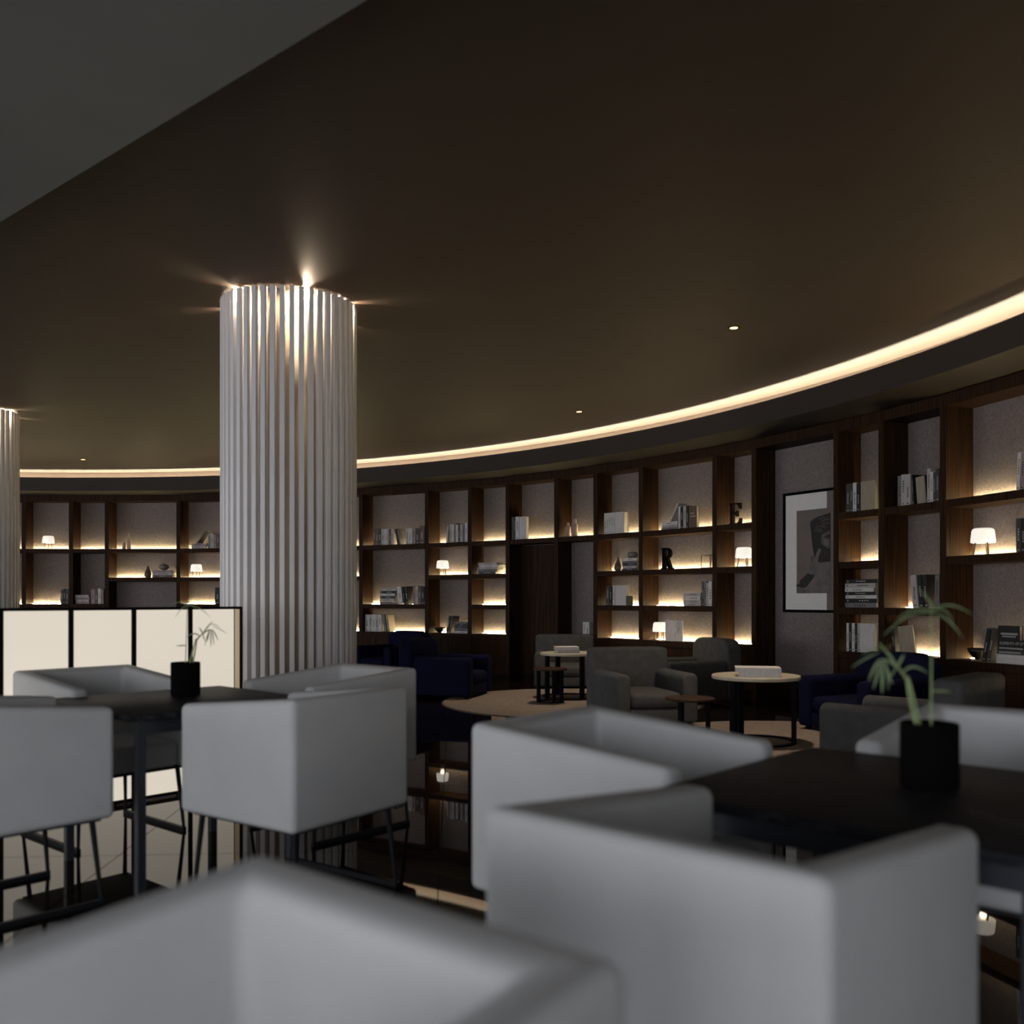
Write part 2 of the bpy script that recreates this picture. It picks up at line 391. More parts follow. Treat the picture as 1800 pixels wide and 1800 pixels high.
shelves = {  # shelf -> strength of its own light strip (0 = none)
 'X1': {S1: 1, S3: 1, S0: 1}, 'X2': {S1: 1, S2: 1, S0: 1}, 'X3': {S1: 1, S3: 1, S0: 1},
 'LL1': {S1: 1, S3: 1, S0: 1}, 'LL2': {S1: 1, S3: 0, S0: 1}, 'LL3': {S1: 1, S2: 1, S0: 0}, 'LL4': {S1: 1, S2: 1, S3: 1, S0: 1},
 'H1': {S1: 1, S3: 1, S0: 1}, 'H2': {S1: 1, S2: 1, S0: 1},
 'L3': {S1: 1, S3: 1, S0: 1}, 'L2': {S1: 1, S2: 1, S0: 1}, 'L1': {S1: 1, S2: 1, S3: 1, S0: 1},
 'DR': {S1: 1}, 'M4': {S1: 1, S0: 0}, 'M3': {S1: 1, S2: 1, S3: 1, S0: 1}, 'M2': {S1: 1, S2: 1, S3: 1, S0: 1},
 'M1': {S1: 1, S2: 1, S0: 1}, 'NI': {}, 'R3': {S1: 1, S2: 1, S3: 1, S0: 1}, 'R2': {S1: 0, S3: 1, S0: 1},
 'R1': {S1: 1, S2: 1, S0: 1}, 'Y1': {S1: 1, S3: 1, S0: 1}, 'Y2': {S1: 1, S2: 1, S0: 1}}
bdesc = {'X1': 'bay far out past the small left column', 'X2': 'second bay past the small left column', 'X3': 'bay hidden behind the small left column',
 'LL1': 'bay beside the far-left column', 'LL2': 'narrow bay two right of the far-left column', 'LL3': 'wide bay holding the two small bottles', 'LL4': 'bay just left of the big column',
 'H1': 'bay hidden behind the big column', 'H2': 'second bay hidden behind the big column',
 'L3': 'bay just right of the big column', 'L2': 'second bay right of the big column', 'L1': 'third bay right of the big column',
 'DR': 'bay above the wooden door', 'M4': 'bay just right of the wooden door', 'M3': 'second bay right of the wooden door', 'M2': 'bay holding the black letter R',
 'M1': 'bay just left of the framed picture', 'NI': 'tall niche holding the framed picture', 'R3': 'bay just right of the framed picture', 'R2': 'second bay right of the framed picture', 'R1': 'rightmost bay in view',
 'Y1': 'first bay past the right edge', 'Y2': 'second bay past the right edge'}
def quad(p0, p1, r0, r1): return [pol(p0, r0), pol(p1, r0), pol(p1, r1), pol(p0, r1)]
BAY = {}
e_ = 0.0004
for i, nm in enumerate(names):
    pa, pb = edges[i], edges[i+1]
    pin = pa-PW/R; BAY[nm] = (pin, pb)
    root = empty('bookcase', (*pol(pa, R), 0))
    tag(root, {'DR': 'dark wood bookcase bay above and around the wooden door', 'NI': 'dark wood picture niche lined with grey plaster'}.get(nm, 'dark wood bookcase, ' + bdesc[nm]), 'bookcase', 'bookcase bays along the curved wall')
    bx_, by_ = pol(pa, R)
    def part(name, pts, z0, z1, mt, par=root, extra=None):
        mb = MB(); mb.prism([(x-bx_, y-by_) for x, y in pts], z0, z1)
        if extra: extra(mb)
        return mb.build(name, mt if not isinstance(mt, str) else M[mt], par)
    part('upright', quad(pa, pin+e_/10, R, RB), 0, ZTOP, 'wood')
    part('header', quad(pa, pb, R, RB), ZTOP+0.001, ZSOF-0.002, 'wood')
    zb = {'DR': Z1-ST, 'NI': 0.22}.get(nm, 0.30)
    part('back_panel', quad(pin, pb, RB-0.012, RB+0.01), zb, ZTOP, 'plaster')
    for sname, lit in shelves[nm].items():
        z = ZS[sname]
        sh = part('shelf', quad(pin-e_, pb+e_, R+0.002, RB-0.013), z-ST, z, 'wood')
        if lit:
            part('light_strip', quad(pin-e_, pb+e_, RB-0.046, RB-0.040), z+0.0005, z+0.0055, 'led', sh)
    if nm == 'DR':
        part('plinth', quad(pin, pb, RB-0.05, RB), 0, 0.02, 'wood')
    elif nm == 'NI':
        part('plinth', quad(pin, pb, RB-0.03, RB), 0.0, 0.215, 'wood')
    else:
        part('cabinet_body', quad(pin-e_, pb+e_, R+0.03, RB-0.013), 0.07, Z0-ST-0.001, 'wood')
        part('plinth', quad(pin-e_, pb+e_, R+0.05, RB-0.02), 0.0, 0.069, 'wood')
        nd = 1 if (pin-pb)*R < 0.68 else 2
        for q in range(nd):
            q0 = pin+(pb-pin)*q/nd-0.0003; q1 = pin+(pb-pin)*(q+1)/nd+0.0003
            part('cabinet_door', quad(q0, q1, R+0.006, R+0.028), 0.09, Z0-ST-0.008, 'wood')
    if nm == 'DR':
        dpin, dpb = pin, pb
# the flush wooden door under the shelf
rd = RB-0.055
root = tag(empty('door_1', (*pol((dpin+dpb)/2, rd), 0)), kind='structure')
ox, oy = pol((dpin+dpb)/2, rd)
def dpart(name, p0, p1, r0, r1, z0, z1, mt, par):
    mb = MB(); mb.prism([(x-ox, y-oy) for x, y in quad(p0, p1, r0, r1)], z0, z1); return mb.build(name, M[mt], par)
dpart('door_leaf', dpin-0.0006, dpb+0.0006, rd, rd+0.045, 0.012, Z1-ST-0.012, 'wood', root)
n_ = 4
for q in range(n_):
    s0 = dpin+(dpb-dpin)*(q+0.03)/n_; s1 = dpin+(dpb-dpin)*(q+0.97)/n_
    dpart('panel', s0-0.0007, s1+0.0007, rd-0.008, rd-0.0005, 0.02, Z1-ST-0.02, 'wood', root)
h = MB(); pm = dpin+(dpb-dpin)*0.86
x, y = pol(pm, rd-0.03); h.tube([(x-ox, y-oy, 0.95), (x-ox, y-oy, 1.12)], 0.008)
for zz in (0.97, 1.10):
    xa, ya = pol(pm, rd-0.008); h.tube([(x-ox, y-oy, zz), (xa-ox, ya-oy, zz)], 0.006)
h.build('door_handle', M['blackmetal'], root)

# ------------------------------------------------------------------ things on the shelves
ORD = ['first', 'second', 'third', 'fourth', 'fifth', 'sixth', 'seventh', 'eighth', 'ninth', 'tenth', 'eleventh', 'twelfth', 'thirteenth', 'fourteenth', 'fifteenth', 'sixteenth']
def frame(px, r):
    ph = PH(px, r); x, y = pol(ph, r)
    n = Vector((math.cos(ph), math.sin(ph), 0)); t = Vector((math.sin(ph), -math.cos(ph), 0))   # n into the wall, t to the right
    return Vector((x, y, 0)), t, n
def mtx(o, t, n, z):
    return Matrix(((t.x, n.x, 0, o.x), (t.y, n.y, 0, o.y), (0, 0, 1, z), (0, 0, 0, 1)))
def bookmesh(t, h, d, col, ink=True):
    """upright closed book: x thickness, y from spine into the shelf, z height"""
    mb = MB(); c = 0.003; hz = 0.004
    mb.box(0, t, 0, c, 0, h, 0); mb.box(0, c, c, d, 0, h, 0); mb.box(t-c, t, c, d, 0, h, 0)
    mb.box(c, t-c, c, d-0.005, hz, h-hz, 1)
    if ink and t > 0.016:
        rr = random.random(); z0 = h*(0.25+0.2*rr); k = t*0.28
        n = random.randint(4, 8); L = h*random.uniform(0.3, 0.45)
        for q in range(n):
            za = z0+L*q/n
            mb.box(t/2-k/2, t/2+k*random.uniform(0.2, 0.6), -0.0006, 0, za, za+L/n*0.6, 2)
        mb.box(t*0.3, t*0.7, -0.0006, 0, h*0.06, h*0.09, 2)
    return mb, [M['bk_'+col], M['pages'], M['ink_w'] if col in 'kdnb' else M['ink_k']]
def put_book(t, h, d, col, o, tv, nv, z, lean=0.0, flat=False, label=None, group=None, yaw=0.0, front=False, ink=True):
    mb, ms = bookmesh(t, h, d, col, ink)
    ob = mb.build('book', ms)
    m4 = mtx(o, tv, nv, z)
    if flat:      # lying, spine to the room: height runs along the shelf
        m4 = m4 @ Matrix.Rotation(yaw, 4, 'Z') @ Matrix(((0, 0, 1, 0), (0, 1, 0, 0), (-1, 0, 0, t), (0, 0, 0, 1)))
    elif front:   # cover to the room
        m4 = m4 @ Matrix.Rotation(yaw, 4, 'Z') @ Matrix(((0, 1, 0, 0), (1, 0, 0, 0), (0, 0, 1, 0), (0, 0, 0, 1))) if False else m4 @ Matrix.Rotation(yaw, 4, 'Z') @ Matrix.Rotation(-math.pi/2, 4, 'Z') @ Matrix.Translation((-t, 0, 0))
    else:
        m4 = m4 @ Matrix.Rotation(yaw, 4, 'Z')
        if lean < 0: m4 = m4 @ Matrix.Rotation(lean, 4, 'Y')
        elif lean > 0: m4 = m4 @ Matrix.Translation((t, 0, 0)) @ Matrix.Rotation(lean, 4, 'Y') @ Matrix.Translation((-t, 0, 0))
    ob.matrix_world = m4
    tag(ob, label, 'book', group)
    return ob
rowcount = {}
sdesc = {'LL1': 'by far-left column', 'LL2': 'two bays from far-left column', 'LL3': 'in the bottles bay', 'LL4': 'just left of big column',
 'L3': 'just right of big column', 'L2': 'two bays right of big column', 'L1': 'three bays right of big column', 'DR': 'above the door',
 'M4': 'just right of door', 'M3': 'two bays right of door', 'M2': 'in letter R bay', 'M1': 'just left of picture', 'R3': 'just right of picture', 'R2': 'two bays right of picture', 'R1': 'in rightmost bay'}
def where(bay, s): return s+' shelf '+sdesc[bay]
def run(bay, s, px0, px1, cols, h=0.29, setb=0.06, lean=None, hv=0.03, d=0.20, kind='standing'):
    """upright books side by side between two bearings"""
    z = ZS[s]; r = R+setb
    o, t, n = frame(px0, r); o2, _, _ = frame(px1, r)
    W = (o2-o).dot(t); ws = [random.uniform(0.75, 1.25) for _ in cols]; k = W/sum(ws); x = 0
    lean = lean or {}
    for i, c in enumerate(cols):
        th = ws[i]*k; hh = h*random.uniform(1-hv*2, 1+hv) if hv else h
        key = (bay, s, kind); rowcount[key] = rowcount.get(key, 0)+1
        lb = '%s %s book, %s from left, %s' % (CNAME[c], kind, ORD[rowcount[key]-1], where(bay, s))
        put_book(max(th-0.0012, 0.006), hh, min(d, 0.24)*random.uniform(0.92, 1), c, o+t*x, t, n, z+0.0005, lean.get(i, 0), label=lb, group='books standing on the bookcase shelves')
        x += th
def leanb(bay, s, px, ang, th, h, c, setb=0.06, d=0.19, what='leaning', dz=0.0):
    o, t, n = frame(px, R+setb)
    key = (bay, s, what); rowcount[key] = rowcount.get(key, 0)+1
    k = ORD[rowcount[key]-1]
    z = ZS[s]+0.0008+dz
    put_book(th, h, d, c, o, t, n, z, ang, label='%s %s book, %s from left, %s' % (CNAME[c], what, k, where(bay, s)), group='books leaning on the bookcase shelves')
def stack(bay, s, px0, px1, cols, hgt, setb=0.06, d=0.21, z=None, grp='books lying in stacks on the bookcase shelves'):
    """lying books, first colour at the bottom"""
    zz = (ZS[s] if z is None else z)+0.0006; r = R+setb
    o, t, n = frame(px0, r); o2, _, _ = frame(px1, r); W = (o2-o).dot(t)
    ws = [random.uniform(0.8, 1.2) for _ in cols]; k = hgt/sum(ws)
    for i, c in enumerate(cols):
        th = ws[i]*k; w_ = W*random.uniform(0.84, 1.0); off = random.uniform(0, W-w_)
        pos = 'lowest' if i == 0 else ('topmost' if i == len(cols)-1 else ORD[i]+' up')
        ob = put_book(th-0.001, w_, d*random.uniform(0.9, 1), c, o+t*off, t, n, zz, flat=True, label='%s book, %s in stack, %s' % (CNAME[c], pos, where(bay, s)), group=grp, yaw=random.uniform(-0.03, 0.03))
        zz += th
    return zz
def facing(bay, s, px, wid, h, c, th=0.03, setb=0.06, yaw=0.0, extra=''):
    o, t, n = frame(px, R+setb)
    lb = '%s book showing its cover%s, %s' % (CNAME[c], extra, where(bay, s))
    return put_book(th, h, wid, c, o, t, n, ZS[s]+0.0005, front=True, yaw=yaw, label=lb, group='books showing their covers')
def lamp(bay, s, px, label, setb=0.13, h=0.245):
    o, t, n = frame(px, R+setb)
    root = empty('table_lamp', (o.x, o.y, ZS[s])); root.rotation_euler = (0, 0, math.atan2(t.y, t.x))
    tag(root, label, 'lamp', 'small opal lamps on the shelves')
    mb = MB(); z0 = h*0.46
    mb.lathe([(0.0, z0+0.004), (0.099, z0), (0.106, z0+0.006), (0.104, z0+0.03), (0.096, h-0.028), (0.088, h-0.008), (0.072, h), (0.0, h+0.001)], 28)
    mb.build('shade', M['shade'], root, smooth=True)
    for q in range(3):
        a = math.radians(90+120*q+20)
        mb = MB(); mb.tube([(0.060*math.cos(a), 0.060*math.sin(a), z0), (0.078*math.cos(a), 0.078*math.sin(a), 0.002)], [0.0095, 0.0060], 8)
        mb.build('leg', M['lampwood'], root)
    addlight('lamp_glow', 'POINT', root, (0, 0, z0-0.03), K_LAMP, (1.0, 0.78, 0.5), shadow_soft_size=0.03)
    return root
def vase(name, bay, s, px, prof, mt, label, cat, setb=0.12, z=None, group=None, nseg=24):
    o, t, n = frame(px, R+setb)
    mb = MB(); mb.lathe(prof, nseg)
    ob = mb.build(name, M[mt], None, (o.x, o.y, (ZS[s] if z is None else z)+0.0005), smooth=True)
    return tag(ob, label, cat, group)
def prof_gourd(h): return [(r_*h, z_*h) for r_, z_ in ((0.0, 0), (0.20, 0.004), (0.275, 0.10), (0.30, 0.24), (0.285, 0.38), (0.235, 0.52), (0.165, 0.66), (0.105, 0.80), (0.075, 0.92), (0.08, 1.0), (0.0, 1.0))]
def prof_can(h, r_): return [(0, 0), (r_, 0.001), (r_, h*0.66), (r_*0.9, h*0.70), (r_*0.55, h*0.74), (r_*0.55, h*0.78), (r_*0.62, h*0.84), (r_*0.55, h*0.93), (r_*0.3, h*0.99), (0, h)]
def prof_bottle(h, r_): return [(0, 0), (r_, 0.001), (r_*1.05, h*0.35), (r_*0.8, h*0.6), (r_*0.35, h*0.74), (r_*0.3, h*0.95), (r_*0.38, h), (0, h)]
def prof_bowl(r_, h): return [(0, 0), (r_*0.35, 0.001), (r_*0.36, h*0.08), (r_*0.6, h*0.3), (r_*0.85, h*0.65), (r_, h), (r_*0.96, h), (r_*0.8, h*0.68), (r_*0.5, h*0.36), (0, h*0.22)]

# far-left bays
lamp('LL1', S1, 85, 'small glowing lamp in the bay beside the far-left column')
run('LL1', S3, 106, 120, 'dkd', 0.28, lean={0: 0.05, 1: 0.05, 2: 0.05})
stack('LL2', S3, 131, 158, 'rprp', 0.165)
run('LL2', S3, 160, 182, 'rbwr', 0.28)
vase('bottle', 'LL3', S1, 218, prof_can(0.17, 0.034), 'canister', 'short pale bottle on the top shelf left of the big column', 'bottle')
vase('bottle', 'LL3', S1, 226.5, prof_bottle(0.29, 0.036), 'canister', 'tall narrow-necked pale bottle on the top shelf left of the big column', 'bottle')
vase('vase', 'LL3', S2, 260, prof_gourd(0.215), 'gourd', 'brown gourd vase on the second shelf left of the big column', 'vase')
zt = stack('LL3', S2, 267, 303, 'bpr', 0.135)
vase('stone_bowl', 'LL3', S2, 288, [(0, 0), (0.05, 0.004), (0.088, 0.04), (0.094, 0.06), (0.085, 0.085), (0.05, 0.11), (0, 0.118)], 'stone', 'rounded grey stone resting on the book stack left of the big column', 'ornament', z=zt, setb=0.14)
zt = stack('LL4', S1, 336, 363, 'pr', 0.10)
leanb('LL4', S1, 344.5, 0.62, 0.03, 0.26, 'g', dz=0.10)
run('LL4', S1, 365.5, 392, 'gprbd', 0.27)
lamp('LL4', S2, 345, 'small glowing lamp just left of the big column')
run('LL4', S3, 378, 396, 'kk', 0.32)
# right of the big column
run('L3', S1, 656, 691, 'bbdpwpbp', 0.285)
leanb('L3', S1, 698.5, -0.22, 0.03, 0.27, 'k')
leanb('L3', S1, 702.5, -0.22, 0.022, 0.26, 'g')
run('L3', S1, 713, 737, 'pwrd', 0.28)
run('L3', S1, 737.5, 746, 'b', 0.30)
stack('L3', S3, 667, 697, 'gpdwkp', 0.275)
leanb('L3', S3, 700.5, -0.12, 0.085, 0.30, 'w')
leanb('L3', S3, 709.5, -0.14, 0.035, 0.30, 'k'); leanb('L3', S3, 714, -0.14, 0.05, 0.30, 'k')
run('L3', S3, 726, 746, 'rpbk', 0.30)
run('L3', S0, 642, 670, 'wpwpw', 0.295, hv=0.01)
leanb('L3', S0, 675.5, -0.16, 0.05, 0.29, 'g'); leanb('L3', S0, 681.5, -0.16, 0.045, 0.29, 't')
leanb('L2', S1, 784, 0.09, 0.032, 0.27, 'p')
run('L2', S1, 790.5, 821.5, 'pwgwdpgw', 0.31)
lamp('L2', S2, 778, 'small glowing lamp in the second bay right of the big column')
vase('bowl', 'L2', S0, 773, prof_bowl(0.095, 0.09), 'bowl', 'dark wooden bowl beside a blue armchair below the shelf lamp', 'bowl', setb=0.17)
leanb('L2', S0, 784, 0.20, 0.04, 0.28, 'k', 0.05); leanb('L2', S0, 788.5, 0.20, 0.035, 0.28, 'd', 0.05)
zt = stack('L2', S0, 797, 822, 'wgdng', 0.19)
zt = stack('L1', S2, 840, 876, 'dgpwp', 0.185)
run('DR', S1, 899.5, 905.5, 'gd', 0.36, hv=0.0)
run('DR', S1, 906, 912.5, 'w', 0.36, hv=0.0)
facing('DR', S1, 913.2, 0.14, 0.355, 'w', 0.06)
vase('canister', 'M4', S1, 998.5, prof_can(0.225, 0.040), 'canister', 'shorter pale pink lidded canister above the wooden door wall', 'canister')
vase('canister', 'M4', S1, 1010.5, prof_can(0.275, 0.047), 'canister', 'taller pale pink lidded canister above the wooden door wall', 'canister')
stack('M4', S0, 987, 1005, 'w', 0.03)
run('M4', S0, 1024.5, 1036, 'ww', 0.225, hv=0.0)
run('M3', S1, 1062, 1081, 'wwwww', 0.305, hv=0.0)
facing('M3', S1, 1081.5, 0.165, 0.305, 'w', 0.10)
vase('vase', 'M3', S2, 1086.5, prof_gourd(0.19), 'gourd', 'brown gourd vase in the bay left of the letter R', 'vase', setb=0.13)
zt = stack('M3', S2, 1092, 1120, 'npngw', 0.175)
vase('stone_bowl', 'M3', S2, 1112, [(0, 0), (0.05, 0.004), (0.078, 0.035), (0.08, 0.06), (0.065, 0.085), (0, 0.10)], 'stone', 'rounded pale stone on the book stack left of the letter R', 'ornament', z=zt, setb=0.15)
run('M3', S3, 1065, 1075.5, 'dk', 0.275, hv=0.0)
run('M3', S3, 1077, 1080.5, 'w', 0.285, hv=0.0)
facing('M3', S3, 1081.5, 0.225, 0.285, 'w', 0.05, yaw=-0.05)
facing('M3', S3, 1100.5, 0.10, 0.135, 'b', 0.03, setb=0.012, extra=', small,')
stack('M2', S1, 1162, 1191, 'gpw', 0.11)
leanb('M2', S1, 1176.5, 0.55, 0.028, 0.26, 'p', dz=0.112)
run('M2', S1, 1192.5, 1210, 'wkpk', 0.295, hv=0.01)
bb = facing('M2', S1, 1211, 0.135, 0.285, 'b', 0.045)
mb = MB()
for z_, n_l in ((0.185, 6), (0.145, 8)):
    for q in range(n_l): mb.box(0.0, 0.0006, 0.028+q*0.011, 0.0355+q*0.011, z_, z_+0.014)
mb.build('lettering', M['ink_w'], bb).location = (0.0452, 0, 0)
stack('M2', S3, 1201, 1232, 'ppwp', 0.175)
run('M2', S3, 1233.5, 1251, 'dgpw', 0.31, hv=0.02)
lamp('M2', S0, 1160.5, 'small glowing lamp half hidden behind the big white open book', setb=0.20)
lamp('M1', S2, 1307.5, 'small glowing lamp in the bay just left of the framed picture', setb=0.17)
run('R3', S1, 1487, 1512, 'ddwk', 0.31, hv=0.01)
facing('R3', S1, 1513, 0.19, 0.31, 't', 0.05)
stack('R3', S3, 1484, 1541, 'gkwkwpk', 0.30, d=0.22)
run('R3', S0, 1488, 1511, 'wkwkp', 0.305, hv=0.0)
facing('R3', S0, 1511.5, 0.20, 0.305, 'w', 0.06)
run('R2', S1, 1578, 1600, 'gpp', 0.315, hv=0.01)
leanb('R2', S1, 1604.5, -0.07, 0.018, 0.305, 'k', 0.07)
run('R2', S1, 1629.5, 1651, 'pwdd', 0.32, hv=0.05)
leanb('R2', S3, 1604.5, -0.10, 0.07, 0.325, 'p'); leanb('R2', S3, 1616.5, -0.11, 0.05, 0.325, 'k'); leanb('R2', S3, 1625, -0.11, 0.055, 0.325, 'k')
run('R2', S3, 1643.5, 1651, 'g', 0.32, hv=0.0)
leanb('R2', S0, 1570, -0.14, 0.035, 0.29, 'k')
run('R1', S1, 1786, 1800, 'wr', 0.33, hv=0.0, lean={0: 0.06, 1: 0.06})
run('R1', S1, 1801, 1822, 'gdw', 0.32)
lamp('R1', S2, 1728, 'large-looking glowing lamp in the rightmost bay in view')
run('R1', S2, 1786, 1812, 'dkg', 0.30)
vase('bowl', 'R1', S0, 1721, prof_bowl(0.105, 0.105), 'bowl', 'dark wooden bowl beside the text-spined books at far right', 'bowl', setb=0.225)
leanb('R1', S0, 1725.5, 0.20, 0.042, 0.30, 'k', 0.02, 0.095); leanb('R1', S0, 1734, 0.20, 0.042, 0.30, 'd', 0.02, 0.095)

def textmesh(txt, size, mt, m4, parent=None, name='lettering'):
    cu = bpy.data.curves.new('t', 'FONT'); cu.body = txt; cu.size = size; cu.extrude = 0.0004; cu.resolution_u = 2
    to = bpy.data.objects.new('t', cu); C.objects.link(to); bpy.context.view_layer.update()
    me = bpy.data.meshes.new_from_object(to.evaluated_get(bpy.context.evaluated_depsgraph_get()))
    bpy.data.objects.remove(to); bpy.data.curves.remove(cu)
    me.materials.clear(); me.materials.append(M[mt])
    ob = bpy.data.objects.new(name, me); C.objects.link(ob)
    if parent: ob.parent = parent; ob.matrix_parent_inverse = Matrix.Identity(4); ob.matrix_local = m4
    else: ob.matrix_world = m4
    return ob
# the lettered stack at the far right
o, t, n = frame(1751.5, R+0.03); zz = Z0+0.0006
LB = [('w', 0.045, 0.40, None, 'lowest white'), ('w', 0.036, 0.39, None, 'second white'), ('d', 0.036, 0.30, 'MODERN PATTERNS', 'third up, dark pink-lettered'), ('k', 0.038, 0.315, 'COPENHAGEN', 'fourth up, black'), ('k', 0.046, 0.33, 'ELEMENTS OF STYLE', 'fifth up, black')]
for i, (c, th, ww, tx, lb) in enumerate(LB):
    ob = put_book(th-0.001, ww, 0.22, c, o+t*(0.004*i), t, n, zz, flat=True, label='%s book in the lettered stack at far right' % lb, group='books lying in the lettered stack', ink=False)
    if tx and 'ELEMENTS' in tx:
        textmesh(tx, 0.034, 'ink_w', Matrix(((0, -1, 0, 0), (0, 0, 1, 0), (1, 0, 0, 0), (0, 0, 0, 1))) @ Matrix.Identity(4), ob).matrix_local = Matrix(((0, -1, 0, th-0.012), (0, 0, -1, -0.0008), (1, 0, 0, 0.02), (0, 0, 0, 1)))
    elif tx:
        mb = MB(); x = 0.02
        while x < ww-0.05:
            g_ = random.uniform(0.008, 0.016); mb.box(th*0.3, th*0.7, -0.0008, 0, x, x+g_*0.62); x += g_
        mb.build('lettering', M['ink_w'], ob)
    zz += th
ob = put_book(0.035, 0.13, 0.23, 'k', o+t*0.02+n*0.0, t, n, zz, front=True, label='small black book standing atop the lettered stack at far right', group='books showing their covers', ink=False)
mb = MB()
for row, (z0, z1, x0, x1) in enumerate([(0.05, 0.068, 0.03, 0.20), (0.03, 0.042, 0.045, 0.18)]):
    x = x0
    while x < x1:
        g_ = random.uniform(0.008, 0.015); mb.box(-0.0008, 0, x, x+g_*0.7, z0, z1); x += g_
mb.build('lettering', M['ink_w'], ob).location = (0.0358, 0, 0)
bpy.context.view_layer.update()

# spiral notebooks
def spiral(bay, s, px, ang, wid, h, label):
    o, t, n = frame(px, R+0.075)
    root = empty('notebook'); m4 = mtx(o, t, n, ZS[s]+0.001) @ Matrix.Translation((0.02, 0, 0)) @ Matrix.Rotation(ang, 4, 'Y')
    root.matrix_world = m4; tag(root, label, 'notebook', 'spiral notebooks on the shelves')
    MB().box(0, wid, 0.004, 0.007, 0, h).build('cover', M['bk_t'], root)
    MB().box(0.003, wid-0.002, 0.0072, 0.022, 0.002, h-0.002).build('page_block', M['pages'], root)
    MB().box(0, wid, 0.0222, 0.025, 0, h).build('back_cover', M['bk_k'], root)
    for q in range(15):
        z = h*(q+0.5)/15
        mb = MB(); mb.tube([(0.004, 0.0145+0.013*math.cos(a), z+0.0) if False else (0.003+0.011*math.cos(a), 0.0145+0.014*math.sin(a), z) for a in [i*2*math.pi/10 for i in range(11)]], 0.0018, 5)
        mb.build('ring', M['ink_w'], root)
spiral('R2', S1, 1609.5, -0.09, 0.10, 0.27, 'beige spiral notebook leaning among books on the top shelf')
spiral('R2', S0, 1580, -0.14, 0.19, 0.285, 'beige spiral notebook leaning just above the right blue armchair')

# open white book on its edge, letter R, letter E, brass cube
o, t, n = frame(1165, R+0.05)
root = empty('open_book', (o.x, o.y, Z0)); root.rotation_euler = (0, 0, math.atan2(t.y, t.x))
tag(root, 'large white book standing open in front of a glowing lamp', 'book')
def leafpage(name, pts, z1, mt, th=0.02):
    (xa, ya), (xb, yb) = pts; d = Vector((xb-xa, yb-ya)).normalized(); q = Vector((-d.y, d.x))*th
    mb = MB(); mb.prism([(xa, ya), (xb, yb), (xb+q.x, yb+q.y), (xa+q.x, ya+q.y)], 0.001, z1); return mb.build(name, M[mt], root)
leafpage('page_block', [(0.0, 0.05), (0.145, 0.0)], 0.28, 'bk_w')
pg = leafpage('cover', [(0.147, 0.0), (0.285, 0.075)], 0.278, 'bk_w')
mb = MB(); d = Vector((0.138, 0.075)).normalized()
for q in range(9):
    u = 0.045+0.05*abs(math.sin(q*1.3)); zc = 0.09+q*0.018
    mb.tube([(0.147+d.x*u+d.y*0.001*1, 0.0+d.y*u-d.x*0.002, zc), (0.147+d.x*(u+0.03), d.y*(u+0.03)-d.x*0.002, zc+0.022), (0.147+d.x*(u+0.045), d.y*(u+0.045)-d.x*0.002, zc+0.006)], 0.0017, 4)
mb.build('lettering', M['ink_k'], root)

def polyletter(name, outlines, holes, h, th, mt, o, t, n, z, label):
    """extruded serif letter; each outline becomes its own closed prism joined in one mesh"""
    mb = MB()
    for pts in outlines:
        k = len(pts)
        vs = [(x*h, 0, y*h) for x, y in pts]+[(x*h, th, y*h) for x, y in pts]
        fs = [tuple(range(k)), tuple(range(k, 2*k))[::-1]]+[(i, (i+1) % k, k+(i+1) % k, k+i) for i in range(k)]
        mb.add(vs, fs)
    ob = mb.build(name, M[mt]); ob.matrix_world = mtx(o, t, n, z)
    return tag(ob, label, 'letter')
Rl = [[(0.03, 0), (0.36, 0), (0.36, 0.045), (0.275, 0.06), (0.275, 0.94), (0.36, 0.955), (0.36, 1.0), (0.03, 1.0), (0.03, 0.955), (0.115, 0.94), (0.115, 0.06), (0.03, 0.045)]]
ring_o = arcpts(0.34, 0.745, 0.27, 0.255, 90, -90, 10); ring_i = arcpts(0.34, 0.745, 0.13, 0.20, -90, 90, 10)
Rl.append([(0.276, 1.0)]+ring_o+[(0.276, 0.49)]+[(0.276, 0.545)]+ring_i+[(0.276, 0.945)])
Rl.append([(0.30, 0.489), (0.44, 0.495), (0.62, 0.09), (0.71, 0.045), (0.71, 0.0), (0.53, 0.0), (0.47, 0.04)])
o, t, n = frame(1160.5, R+0.04)
polyletter('letter_ornament', Rl, None, 0.29, 0.05, 'letter', o, t, n, Z2+0.0005, 'black serif letter R standing on the second shelf')
El = [[(0.0, 0), (0.28, 0), (0.28, 0.05), (0.21, 0.06), (0.21, 0.94), (0.28, 0.95), (0.28, 1.0), (0.0, 1.0), (0.0, 0.95), (0.06, 0.94), (0.06, 0.06), (0.0, 0.05)],
      [(0.281, 1.0), (0.281, 0.95), (0.48, 0.94), (0.56, 0.86), (0.60, 0.72), (0.64, 0.72), (0.63, 1.0)],
      [(0.211, 0.53), (0.211, 0.47), (0.38, 0.46), (0.42, 0.36), (0.46, 0.36), (0.46, 0.64), (0.42, 0.64), (0.38, 0.54)],
      [(0.281, 0.0), (0.281, 0.05), (0.50, 0.06), (0.58, 0.14), (0.63, 0.28), (0.67, 0.28), (0.65, 0.0)]]
o, t, n = frame(1281.5, R+0.07)
polyletter('letter_ornament', El, None, 0.265, 0.05, 'letterb', o, t, n, Z1+0.0005, 'dark rusty letter E standing on the top shelf left of the picture')
o, t, n = frame(1232, R+0.05)
root = empty('wire_cube'); root.matrix_world = mtx(o, t, n, Z2+0.0006)
tag(root, 'open brass wire cube standing right of the letter R', 'ornament')
s_ = 0.17; bt = 0.008
